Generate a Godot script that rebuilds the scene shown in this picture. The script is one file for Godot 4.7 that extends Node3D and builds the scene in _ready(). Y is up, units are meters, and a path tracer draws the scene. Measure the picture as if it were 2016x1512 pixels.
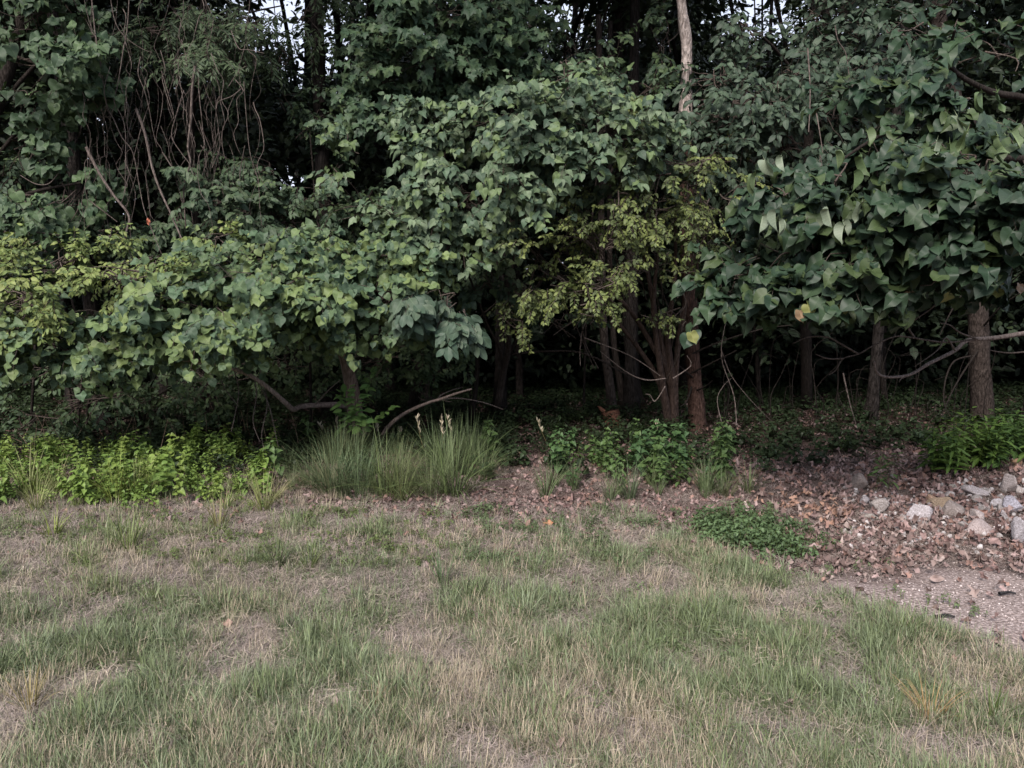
extends Node3D
# Edge of a wood at dusk seen from a mown lawn.

const EYE := Vector3(0, 1.6, 0)
const PITCH := -0.1396
var rng := RandomNumberGenerator.new()
var lump := FastNoiseLite.new()
var patch := FastNoiseLite.new()
var fine := FastNoiseLite.new()
var used := {}
var mats := {}
var L := {}          # leaf shapes by kind: arrays of Buf
var LM := {}         # the same as meshes

# ---------------------------------------------------------------- mesh buffer
class Buf:
	var v := PackedVector3Array()
	var n := PackedVector3Array()
	var c := PackedColorArray()
	var i := PackedInt32Array()
	var uv := PackedVector2Array()
	func tri(a: int, b: int, d: int):
		i.append(a); i.append(b); i.append(d)
	func vert(p: Vector3, nn: Vector3, col: Color) -> int:
		v.append(p); n.append(nn); c.append(col); uv.append(Vector2(p.x + 0.5, p.y))
		return v.size() - 1
	func add(o: Buf, t: Transform3D, col: Color):
		var first := v.size()
		var bs := t.basis.orthonormalized()
		for k in o.v.size():
			v.append(t * o.v[k]); n.append(bs * o.n[k]); c.append(o.c[k] * col); uv.append(o.uv[k])
		for k in o.i:
			i.append(first + k)
	func mesh() -> ArrayMesh:
		var a := []
		a.resize(Mesh.ARRAY_MAX)
		a[Mesh.ARRAY_VERTEX] = v
		a[Mesh.ARRAY_NORMAL] = n
		a[Mesh.ARRAY_COLOR] = c
		a[Mesh.ARRAY_TEX_UV] = uv
		a[Mesh.ARRAY_INDEX] = i
		var m := ArrayMesh.new()
		m.add_surface_from_arrays(Mesh.PRIMITIVE_TRIANGLES, a)
		return m

# ---------------------------------------------------------------- naming
func numbered(called: String) -> String:
	var k: int = used.get(called, 0)
	used[called] = k + 1
	return called if k == 0 else "%s_%03d" % [called, k]

func tag(o: Node, label: String, category: String, group := "", kind := "") -> Node:
	if label: o.set_meta("label", label)
	if category: o.set_meta("category", category)
	if group: o.set_meta("group", group)
	if kind: o.set_meta("kind", kind)
	return o

func thing(called: String, label: String, category: String, at := Vector3.ZERO, group := "") -> Node3D:
	var o := Node3D.new()
	o.name = numbered(called)
	o.position = at
	add_child(o)
	tag(o, label, category, group)
	return o

func put(called: String, m: Mesh, mat: Material, parent: Node = null) -> MeshInstance3D:
	var o := MeshInstance3D.new()
	o.mesh = m
	o.material_override = null
	for s in m.get_surface_count():
		o.set_surface_override_material(s, mat)
	if parent == null or parent == self:
		o.name = numbered(called)
		add_child(o)
	else:
		o.name = called
		parent.add_child(o, true)
	return o

func many(called: String, m: Mesh, mat: Material, xs: Array, cs: Array, parent: Node = null) -> MultiMeshInstance3D:
	var mm := MultiMesh.new()
	mm.transform_format = MultiMesh.TRANSFORM_3D
	mm.use_colors = true
	mm.mesh = m
	mm.instance_count = xs.size()
	for k in xs.size():
		mm.set_instance_transform(k, xs[k])
		mm.set_instance_color(k, cs[k])
	var o := MultiMeshInstance3D.new()
	o.multimesh = mm
	o.material_override = mat
	o.set_meta("kind", "stuff")
	if parent == null or parent == self:
		o.name = numbered(called)
		add_child(o)
	else:
		o.name = called
		parent.add_child(o, true)
	return o

# ---------------------------------------------------------------- random and places
func rf(a: float, b: float) -> float:
	return rng.randf_range(a, b)

func rv() -> Vector3:
	return Vector3(rf(-1, 1), rf(-1, 1), rf(-1, 1))

func ray(px: float, py: float) -> Vector3:
	return Vector3((px - 1008.0) / 1512.0, -(py - 756.0) / 1512.0, -1.0).rotated(Vector3.RIGHT, PITCH)

# the place on that line of sight that lies so many metres into the scene
func P(px: float, py: float, deep: float) -> Vector3:
	var r := ray(px, py)
	return EYE + r * (deep / -r.z)

func hgt(x: float, z: float) -> float:
	var h := lump.get_noise_2d(x, z) * 0.05
	var deep := -z
	if deep > 8.6:
		h -= minf(deep - 8.6, 12.0) * 0.07
	h += 0.16 * exp(-pow((x - 4.1) / 1.3, 2.0) - pow((deep - 6.1) / 1.0, 2.0))
	return h

func G(px: float, py: float) -> Vector3:
	var r := ray(px, py)
	var t := 1.5
	while t < 60.0:
		var p := EYE + r * t
		if p.y <= hgt(p.x, p.z):
			return Vector3(p.x, hgt(p.x, p.z), p.z)
		t += 0.01
	return EYE + r * t

func on_ground(x: float, z: float) -> Vector3:
	return Vector3(x, hgt(x, z), z)

func lin(r: float, g: float, b: float) -> Color:
	return Color(r, g, b).linear_to_srgb()

# the veins of a leaf: a pale midrib and side veins on mottled green
var veins_made: ImageTexture
func veins() -> ImageTexture:
	if veins_made == null:
		var im := Image.create(192, 192, false, Image.FORMAT_RGB8)
		for y in 192:
			for x in 192:
				var u := absf(x / 191.0 - 0.5)
				var v := y / 191.0
				var side := absf(fposmod((v - u * 0.8) * 6.5, 1.0) - 0.5)
				var k := 0.86 + 0.1 * fine.get_noise_2d(x * 1.4, y * 1.4)
				k += 0.16 * maxf(0.0, 1.0 - side / 0.07) * (1.0 - u)
				if u < 0.016:
					k = 1.0
				im.set_pixel(x, y, Color(k, k, k * 0.97))
		veins_made = ImageTexture.create_from_image(im)
	return veins_made

func leaf_mat(col: Color, rough := 0.55, back := 0.4) -> StandardMaterial3D:
	var key := "leaf%s%s%s" % [col, rough, back]
	if mats.has(key):
		return mats[key]
	var m := StandardMaterial3D.new()
	m.albedo_color = col.linear_to_srgb()
	m.vertex_color_use_as_albedo = true
	m.roughness = rough
	m.metallic_specular = 0.36
	if rough < 0.7 and back > 0:
		m.albedo_texture = veins()
	m.cull_mode = BaseMaterial3D.CULL_DISABLED
	if back > 0:
		m.backlight_enabled = true
		m.backlight = Color(back, back, back * 0.7)
	mats[key] = m
	return m

func noise_tex(freq: float, octaves: int, lo: Color, hi: Color, size := 512, kind := FastNoiseLite.TYPE_SIMPLEX_SMOOTH) -> NoiseTexture2D:
	var nz := FastNoiseLite.new()
	nz.noise_type = kind
	nz.frequency = freq
	nz.fractal_octaves = octaves
	nz.seed = 7
	var g := Gradient.new()
	g.set_color(0, lo)
	g.set_color(1, hi)
	var t := NoiseTexture2D.new()
	t.width = size
	t.height = size
	t.seamless = true
	t.noise = nz
	t.color_ramp = g
	return t

var bark_noise: NoiseTexture2D
var bark_bump: NoiseTexture2D
func bark_mat(r: float, g: float, b: float, coarse := 5.0) -> StandardMaterial3D:
	var key := "bark%s %s %s %s" % [r, g, b, coarse]
	if mats.has(key):
		return mats[key]
	if bark_noise == null:
		bark_noise = noise_tex(0.02, 5, Color(0.38, 0.36, 0.35), Color(1, 1, 1))
		bark_bump = noise_tex(0.02, 5, Color.WHITE, Color.WHITE)
		bark_bump.color_ramp = null
		bark_bump.as_normal_map = true
		bark_bump.bump_strength = 14.0
	var m := StandardMaterial3D.new()
	m.albedo_color = lin(r, g, b)
	m.albedo_texture = bark_noise
	m.normal_enabled = true
	m.normal_texture = bark_bump
	m.normal_scale = 1.2
	m.uv1_triplanar = true
	m.uv1_world_triplanar = true
	m.uv1_scale = Vector3(coarse, coarse * 0.16, coarse)
	m.roughness = 0.9
	m.metallic_specular = 0.25
	m.vertex_color_use_as_albedo = true
	mats[key] = m
	return m

# ---------------------------------------------------------------- tubes
func smooth(pts: Array, steps := 4) -> Array:
	var out := []
	for k in pts.size() - 1:
		var a: Vector3 = pts[maxi(k - 1, 0)]
		var b: Vector3 = pts[k]
		var c: Vector3 = pts[k + 1]
		var d: Vector3 = pts[mini(k + 2, pts.size() - 1)]
		for s in steps:
			out.append(b.cubic_interpolate(c, a, d, float(s) / steps))
	out.append(pts[-1])
	return out

func tube(b: Buf, pts: Array, r0: float, r1: float, sides := 5, rough := 0.0, flare := 0.0, col := Color.WHITE):
	var count := pts.size()
	var side := Vector3(1, 0.13, 0.21)
	var first := b.v.size()
	var run := 0.0
	for k in count:
		var t: Vector3 = (pts[mini(k + 1, count - 1)] - pts[maxi(k - 1, 0)]).normalized()
		if k > 0:
			run += pts[k].distance_to(pts[k - 1])
		side = (side - t * side.dot(t)).normalized()
		if side.length() < 0.5:
			side = t.cross(Vector3.RIGHT).normalized()
		var other := t.cross(side)
		var r := lerpf(r0, r1, float(k) / (count - 1))
		for s in sides:
			var a := TAU * s / sides
			var u := side * cos(a) + other * sin(a)
			var rr := r
			if rough > 0.0:
				rr *= 1.0 + rough * fine.get_noise_3d(u.x * 60 + pts[k].x * 25, pts[k].y * 25, u.z * 60 + pts[k].z * 25)
			if flare > 0.0:
				rr *= 1.0 + flare * exp(-run / (r0 * 1.6)) * (0.7 + 0.5 * sin(a * 4.0 + r0 * 90.0))
			b.vert(pts[k] + u * rr, u, col)
	for k in count - 1:
		for s in sides:
			var p := first + k * sides + s
			var q := first + k * sides + (s + 1) % sides
			b.tri(p, p + sides, q)
			b.tri(q, p + sides, q + sides)
	var cap := b.vert(pts[-1], (pts[-1] - pts[-2]).normalized(), col)
	for s in sides:
		b.tri(first + (count - 1) * sides + s, cap, first + (count - 1) * sides + (s + 1) % sides)

func rod(called: String, pts: Array, r0: float, r1: float, mat: Material, parent: Node, sides := 6, steps := 4, rough := 0.15, flare := 0.0) -> MeshInstance3D:
	var b := Buf.new()
	var off: Vector3 = parent.position if parent and parent != self else Vector3.ZERO
	var q := []
	for p in pts:
		q.append(p - off)
	tube(b, smooth(q, steps), r0, r1, sides, rough, flare)
	return put(called, b.mesh(), mat, parent)

# a line of [px, py] pairs at a depth that may change along it
func along(flat: Array, d0: float, d1 := -1.0) -> Array:
	var out := []
	var n := flat.size() / 2
	for k in n:
		out.append(P(flat[2 * k], flat[2 * k + 1], d0 if d1 < 0 else lerpf(d0, d1, float(k) / (n - 1))))
	return out

# ---------------------------------------------------------------- leaves
# half outline from base to tip; the leaf lies in xy with its tip at +y and faces +z
func leaf(half: Array, fold: float, droop: float, wave: float, stalk: float, roll := 0.0) -> Buf:
	var b := Buf.new()
	var ph := rf(0, 6)
	var sk := rf(-0.12, 0.12)
	var at := func(x: float, y: float) -> Vector3:
		var ax := absf(x)
		var z := fold * ax - droop * maxf(y, 0.0) * maxf(y, 0.0) + wave * sin(y * 8.0 + ph + x * 3.0) * ax
		var xx := x
		if roll > 0.0:
			var an := roll * ax * 2.2
			z += (1.0 - cos(an)) / (roll * 2.2)
			xx = signf(x) * sin(an) / (roll * 2.2)
		return Vector3(xx + sk * y * y, y, z)
	var shape := []
	for k in half.size() - 1:
		var pa: Vector2 = half[maxi(k - 1, 0)]
		var pb: Vector2 = half[k]
		var pc: Vector2 = half[k + 1]
		var pd: Vector2 = half[mini(k + 2, half.size() - 1)]
		shape.append(pb)
		if half.size() > 5 and pb.distance_to(pc) > 0.15:
			shape.append(pb.cubic_interpolate(pc, pa, pd, 0.5))
	shape.append(half[-1])
	half = shape
	for s in [-1.0, 1.0]:
		var mid := []
		var edge := []
		for h in half:
			var my := clampf(h.y, 0.0, 1.0)
			mid.append(b.vert(at.call(0.0, my), Vector3.BACK, Color(1.18, 1.14, 1.05)))
			edge.append(b.vert(at.call(s * h.x, h.y), Vector3.BACK, Color(0.92, 0.95, 0.95)))
		for k in half.size() - 1:
			var quad := [mid[k], edge[k], edge[k + 1], mid[k + 1]]
			if s > 0:
				quad.reverse()
			b.tri(quad[0], quad[1], quad[2])
			b.tri(quad[0], quad[2], quad[3])
	if stalk > 0.0:
		var p := b.vert(Vector3(-0.018, 0, 0), Vector3.BACK, Color(1.3, 1.1, 0.9))
		var q := b.vert(Vector3(0.018, 0, 0), Vector3.BACK, Color(1.3, 1.1, 0.9))
		var r := b.vert(Vector3(0, -stalk, 0.05), Vector3.BACK, Color(1.3, 1.1, 0.9))
		b.tri(p, q, r)
	normals(b)
	return b

func normals(b: Buf):
	var acc := PackedVector3Array()
	acc.resize(b.v.size())
	for k in b.i.size() / 3:
		var p := b.i[3 * k]
		var q := b.i[3 * k + 1]
		var r := b.i[3 * k + 2]
		var f := (b.v[r] - b.v[p]).cross(b.v[q] - b.v[p])
		acc[p] += f; acc[q] += f; acc[r] += f
	for k in acc.size():
		b.n[k] = acc[k].normalized() if acc[k].length() > 1e-12 else Vector3.BACK

const HEART := [Vector2(0.02, 0.0), Vector2(0.2, -0.13), Vector2(0.42, -0.09), Vector2(0.56, 0.12), Vector2(0.57, 0.36), Vector2(0.45, 0.61), Vector2(0.24, 0.81), Vector2(0.07, 0.94), Vector2(0.004, 1.04)]
const OVAL := [Vector2(0.01, 0.0), Vector2(0.16, 0.12), Vector2(0.26, 0.32), Vector2(0.27, 0.52), Vector2(0.2, 0.74), Vector2(0.08, 0.92), Vector2(0.005, 1.0)]
const BROAD := [Vector2(0.02, 0.0), Vector2(0.26, 0.02), Vector2(0.4, 0.2), Vector2(0.4, 0.42), Vector2(0.28, 0.66), Vector2(0.11, 0.87), Vector2(0.005, 1.0)]
const SLIM := [Vector2(0.005, 0.0), Vector2(0.1, 0.16), Vector2(0.15, 0.42), Vector2(0.11, 0.72), Vector2(0.004, 1.0)]
const LOBED := [Vector2(0.01, 0.0), Vector2(0.24, -0.04), Vector2(0.5, 0.12), Vector2(0.36, 0.3), Vector2(0.48, 0.56), Vector2(0.2, 0.64), Vector2(0.14, 0.84), Vector2(0.005, 1.0)]
const OAK := [Vector2(0.02, 0.0), Vector2(0.1, 0.1), Vector2(0.3, 0.16), Vector2(0.14, 0.28), Vector2(0.38, 0.42), Vector2(0.16, 0.52), Vector2(0.34, 0.7), Vector2(0.12, 0.76), Vector2(0.14, 0.9), Vector2(0.005, 1.0)]
const PLAIN := [Vector2(0.01, 0.0), Vector2(0.24, 0.25), Vector2(0.24, 0.58), Vector2(0.005, 1.0)]

func make_leaves():
	var kinds := {
		"heart": [HEART, 0.2, 0.45, 0.2, 0.4, 0.0], "curl": [HEART, 0.02, 0.2, 0.06, 0.4, 2.2], "oval": [OVAL, 0.2, 0.32, 0.16, 0.12, 0.0], "broad": [BROAD, 0.22, 0.4, 0.2, 0.3, 0.0],
		"slim": [SLIM, 0.2, 0.2, 0.05, 0.06, 0.0], "lobed": [LOBED, 0.2, 0.4, 0.2, 0.4, 0.0], "plain": [PLAIN, 0.15, 0.2, 0.0, 0.0, 0.0],
	}
	for k in kinds:
		var a: Array = kinds[k]
		L[k] = []
		LM[k] = []
		for j in 4:
			var s: float = [0.5, 1.0, 1.5, 0.8][j]
			var b := leaf(a[0], a[1] * s, a[2] * [1.0, 0.3, 1.7, -0.4][j], a[3] * s, a[4], a[5] * [0.7, 1.0, 1.3, 1.0][j])
			L[k].append(b)
			LM[k].append(b.mesh())
	L.oak = []
	LM.oak = []
	for j in 6:
		var b := leaf(OAK if j % 2 == 0 else OVAL, rf(-0.9, 0.9), rf(-0.7, 0.8), rf(0.5, 1.3), 0.12, [0.0, 1.6, 0.9, 2.4, 0.5, 1.2][j])
		L.oak.append(b)
		LM.oak.append(b.mesh())

func leaf_at(pos: Vector3, tip: Vector3, face: Vector3, size: float) -> Transform3D:
	var y := tip.normalized()
	var z := face - y * face.dot(y)
	if z.length() < 0.05:
		z = y.cross(Vector3.RIGHT)
	z = z.normalized()
	return Transform3D(Basis(y.cross(z) * size, y * size, z * size), pos)

# ---------------------------------------------------------------- leafy plants
# sp: {leaf, size, gap, cols:[Color...], tilt, droop, pairs, twig}
func plant(called: String, label: String, category: String, at: Vector3, sp: Dictionary) -> Dictionary:
	return {"root": thing(called, label, category, at), "at": at, "sp": sp, "xf": [], "ci": [], "mi": [], "twigs": Buf.new()}

func spray(pl: Dictionary, base: Vector3, dir: Vector3, length: float):
	var sp: Dictionary = pl.sp
	var p := base
	var d := dir.normalized()
	var pts := [p - pl.at]
	var gap: float = sp.gap
	var run := 0.0
	var flip := 1.0
	var open := Vector3(0, sp.get("up", 0.6), sp.get("front", 0.55))
	var ncol: int = sp.cols.size()
	var lean := rng.randi() % ncol
	while run < length:
		d = (d + Vector3(0, -sp.get("droop", 0.08), 0) + rv() * 0.13).normalized()
		p += d * gap
		run += gap
		pts.append(p - pl.at)
		var across := d.cross(Vector3.UP)
		if across.length() < 0.2:
			across = Vector3.RIGHT
		across = across.normalized()
		for s in ([1.0, -1.0] if sp.get("pairs", false) else [flip]):
			var out: Vector3 = d * 0.55 + across * s * 0.9 + rv() * 0.35
			var size: float = sp.size * lerpf(0.45, 1.25, pow(rng.randf(), 0.8)) * (1.0 - 0.3 * run / length)
			var tip: Vector3 = (out + Vector3(0, -sp.get("hang", 0.55), 0.1) + sp.get("drift", Vector3.ZERO) + rv() * 0.3)
			var stalk := out.normalized() * size * 0.36
			pl.xf.append(leaf_at(p + stalk, tip, open + rv() * sp.get("messy", 0.42) + out * 0.15, size))
			pl.ci.append(lean if rng.randf() < 0.6 else rng.randi() % ncol)
			pl.mi.append(rng.randi() % 4)
		flip = -flip
	# the leaf at the end
	pl.xf.append(leaf_at(p, d + Vector3(0, -sp.get("hang", 0.55) * 0.6, 0), open + rv() * 0.3, sp.size * rf(0.5, 0.9)))
	pl.ci.append(rng.randi() % ncol)
	pl.mi.append(rng.randi() % 4)
	tube(pl.twigs, pts, sp.get("twig", 0.003), 0.0012, 3)

# fills a rounded mass with sprays; [px, py, depth, rx px, ry px, half depth m, sprays]
func mass(pl: Dictionary, spec: Array, length := 0.3, join := 0.4):
	for m in spec:
		var c := P(m[0], m[1], m[2])
		var k: float = m[2] / 1512.0
		var hub := Vector3.ZERO
		for j in int(m[6]):
			if j % 7 == 0:
				hub = rv()
				while hub.length() > 1.0:
					hub = rv()
				hub = hub.normalized() * pow(hub.length(), 0.5)
				if hub.z < 0 and rng.randf() < 0.35:
					hub.z = -hub.z
			var u := hub + rv() * 0.38
			var base := c + Vector3(u.x * m[3] * k, u.y * m[4] * k, u.z * m[5])
			base.y = maxf(base.y, 0.12)
			var dir: Vector3 = Vector3(u.x, u.y * 0.5 + pl.sp.get("rise", 0.05), u.z + 0.35) + rv() * 0.55
			var l := length * rf(0.6, 1.3)
			base -= dir.normalized() * l * 0.5
			spray(pl, base, dir, l)
			if rng.randf() < join:
				var mid := c.lerp(base, 0.55) + rv() * 0.06
				tube(pl.twigs, smooth([c + rv() * 0.08 - pl.at, mid - pl.at, base - pl.at], 3), 0.007, 0.003, 4)

func finish(pl: Dictionary, bark: Material, single := 300, rough := 0.56, back := 0.45):
	var sp: Dictionary = pl.sp
	if pl.twigs.v.size():
		put("twigs", pl.twigs.mesh(), bark, pl.root).set_meta("kind", "stuff")
	var order := range(pl.xf.size())
	var dist := PackedFloat32Array()
	for x in pl.xf:
		dist.append((x.origin - EYE).length() - 0.35 * absf(x.basis.z.normalized().dot((EYE - x.origin).normalized())) * x.basis.y.length() / sp.size)
	order.sort_custom(func(a, b): return dist[a] < dist[b])
	var kinds: Array = LM[sp.leaf]
	for k in mini(single, order.size()):
		var j: int = order[k]
		var t: Transform3D = pl.xf[j]
		t.origin -= pl.at
		var o := put("leaf", kinds[pl.mi[j]], leaf_mat(sp.cols[pl.ci[j]], rough, back), pl.root)
		o.transform = t
	for kind in kinds.size():
		var xs := []
		var cs := []
		for k in range(single, order.size()):
			var j: int = order[k]
			if pl.mi[j] == kind:
				var t: Transform3D = pl.xf[j]
				t.origin -= pl.at
				xs.append(t)
				var f := rf(0.8, 1.2)
				cs.append(sp.cols[pl.ci[j]] * f)
		if xs.size():
			many("foliage", kinds[kind], leaf_mat(Color.WHITE, rough, back), xs, cs, pl.root)

# ---------------------------------------------------------------- the setting
func zone(p: Vector3) -> Dictionary:
	# how much of lawn, gravel, litter at a place
	var deep := -p.z
	var x := p.x
	var w := patch.get_noise_2d(x * 1.3, p.z * 1.3)
	var edge := 4.8 + 0.3 * smoothstep(-0.6, -1.6, x) + 0.35 * w
	var soft := 0.4
	if x > 0.9:
		edge = lerpf(4.8, 3.85, smoothstep(0.9, 1.5, x)) + 0.2 * w
		soft = 0.2
	if x > 1.5:
		edge = 3.85 - (x - 1.5) * 1.5 + 0.2 * w
		soft = 0.24
	var lawn := 1.0 - smoothstep(edge - soft, edge + soft * 1.2, deep)
	var gravel := 0.0
	if x > 1.2:
		gravel = (1.0 - lawn) * (1.0 - smoothstep(3.8, 4.1, deep + 0.3 * w))
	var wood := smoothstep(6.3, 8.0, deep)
	return {"lawn": lawn, "gravel": gravel, "litter": clampf(1.0 - lawn - gravel, 0, 1), "wood": wood, "w": w}

func ground_color(p: Vector3) -> Color:
	var z := zone(p)
	var thatch := Color(0.285, 0.252, 0.215).lerp(Color(0.225, 0.22, 0.155), smoothstep(-0.3, 0.35, z.w))
	var litter := Color(0.2, 0.15, 0.14)
	var c: Color = thatch * z.lawn + Color(0.5, 0.42, 0.41) * z.gravel + litter * z.litter
	c = c.lerp(Color(0.055, 0.04, 0.034), z.wood)  # floor of the wood painted darker to stand in for tree shade
	c.a = 1.0
	return c

func make_ground():
	var b := Buf.new()
	var xs := []
	var zs := []
	var x := -7.0
	while x <= 7.0:
		xs.append(x)
		x += 0.07
	var z := -0.5
	while z >= -13.0:
		zs.append(z)
		z -= 0.07
	for e in [9.0, 12.0, 18.0, 30.0, 60.0, 150.0, 300.0]:
		xs.append(e)
		xs.push_front(-e)
		zs.append(-e - 6.0)
		zs.push_front(e * 0.5)
	for zz in zs:
		for xx in xs:
			var h := hgt(xx, zz) + fine.get_noise_2d(xx * 30, zz * 30) * 0.012
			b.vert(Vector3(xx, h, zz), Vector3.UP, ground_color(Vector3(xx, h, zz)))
	var nx := xs.size()
	for j in zs.size() - 1:
		for k in nx - 1:
			var a := j * nx + k
			b.tri(a, a + nx, a + 1)
			b.tri(a + 1, a + nx, a + nx + 1)
	normals(b)
	for k in b.n.size():
		if b.n[k].y < 0:
			b.n[k] = -b.n[k]
	var m := StandardMaterial3D.new()
	m.vertex_color_use_as_albedo = true
	m.albedo_texture = noise_tex(0.045, 5, Color(0.5, 0.48, 0.46), Color(1, 1, 1), 1024)
	m.uv1_triplanar = true
	m.uv1_world_triplanar = true
	m.uv1_scale = Vector3(0.9, 0.9, 0.9)
	var bump := noise_tex(0.06, 5, Color.WHITE, Color.WHITE, 1024)
	bump.color_ramp = null
	bump.as_normal_map = true
	bump.bump_strength = 10.0
	m.normal_enabled = true
	m.normal_texture = bump
	m.roughness = 0.95
	m.metallic_specular = 0.2
	var o := put("ground", b.mesh(), m)
	tag(o, "bare soil and thatch of the lawn running into the shaded floor of the wood", "", "", "structure")

func blade(b: Buf, at: Vector3, dir: Vector3, lean: float, h: float, w: float, col: Color, segs := 3, sag := 0.8):
	# a grass blade: a tapering strip that bows over
	var side := dir.cross(Vector3.UP).normalized()
	side = (side + rv() * 0.3).normalized()
	var p := at
	var d := (Vector3.UP + dir * lean).normalized()
	var last := -1
	for k in segs + 1:
		var t := float(k) / segs
		var ww := w * (1.0 - t * t) * 0.5
		var nn := side.cross(d).normalized()
		if nn.y < 0:
			nn = -nn
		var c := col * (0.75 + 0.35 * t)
		c.a = 1
		if k == segs:
			var e := b.vert(p, nn, c)
			b.tri(last, e, last + 1)
			break
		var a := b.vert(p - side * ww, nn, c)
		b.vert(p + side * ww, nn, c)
		if last >= 0:
			b.tri(last, a, last + 1)
			b.tri(last + 1, a, a + 1)
		last = a
		p += d * h / segs
		d = (d + Vector3(0, -sag * lean, 0) / segs + dir * 0.25 * lean).normalized()

func turf(count: int, spread: float, h: float, w: float, lean: float, dry: float) -> ArrayMesh:
	var b := Buf.new()
	for k in count:
		var a := rf(0, TAU)
		var r := sqrt(rng.randf()) * spread
		var dir := Vector3(cos(a + rf(-0.8, 0.8)), 0, sin(a + rf(-0.8, 0.8)))
		var col := Color(1, 1, 1) * lerpf(0.5, 1.6, pow(rng.randf(), 1.4))
		if rng.randf() < dry:
			col = Color(2.6, 1.75, 1.7) * rf(0.7, 1.1)
		blade(b, Vector3(cos(a) * r, -0.004, sin(a) * r), dir, rf(0.15, lean), h * rf(0.45, 1.1), w * rf(0.7, 1.2), col)
	normals(b)
	return b.mesh()

func thatch_mesh() -> ArrayMesh:
	var b := Buf.new()
	for k in 22:
		var a := rf(0, TAU)
		var dir := Vector3(cos(a), rf(-0.05, 0.16), sin(a))
		var at := Vector3(rf(-0.07, 0.07), rf(0.002, 0.018), rf(-0.07, 0.07))
		var side := Vector3(-dir.z, 0, dir.x) * rf(0.0005, 0.0012)
		var l := rf(0.02, 0.085)
		var col := Color(1, 1, 1) * rf(0.6, 1.3)
		var bow := rv() * 0.012
		var v0 := b.vert(at - side, Vector3.UP, col)
		b.vert(at + side, Vector3.UP, col)
		b.vert(at + dir * l * 0.5 - side + bow, Vector3.UP, col)
		b.vert(at + dir * l * 0.5 + side + bow, Vector3.UP, col)
		b.vert(at + dir * l, Vector3.UP, col)
		b.tri(v0, v0 + 2, v0 + 1)
		b.tri(v0 + 1, v0 + 2, v0 + 3)
		b.tri(v0 + 2, v0 + 4, v0 + 3)
	normals(b)
	return b.mesh()

func turned(p: Vector3, s: float, tilt := 0.12) -> Transform3D:
	var bs := Basis(Vector3.UP, rf(0, TAU)) * Basis(Vector3(rf(-1, 1), 0, rf(-1, 1)).normalized(), rf(-tilt, tilt))
	return Transform3D(bs.scaled(Vector3.ONE * s), p)

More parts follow.
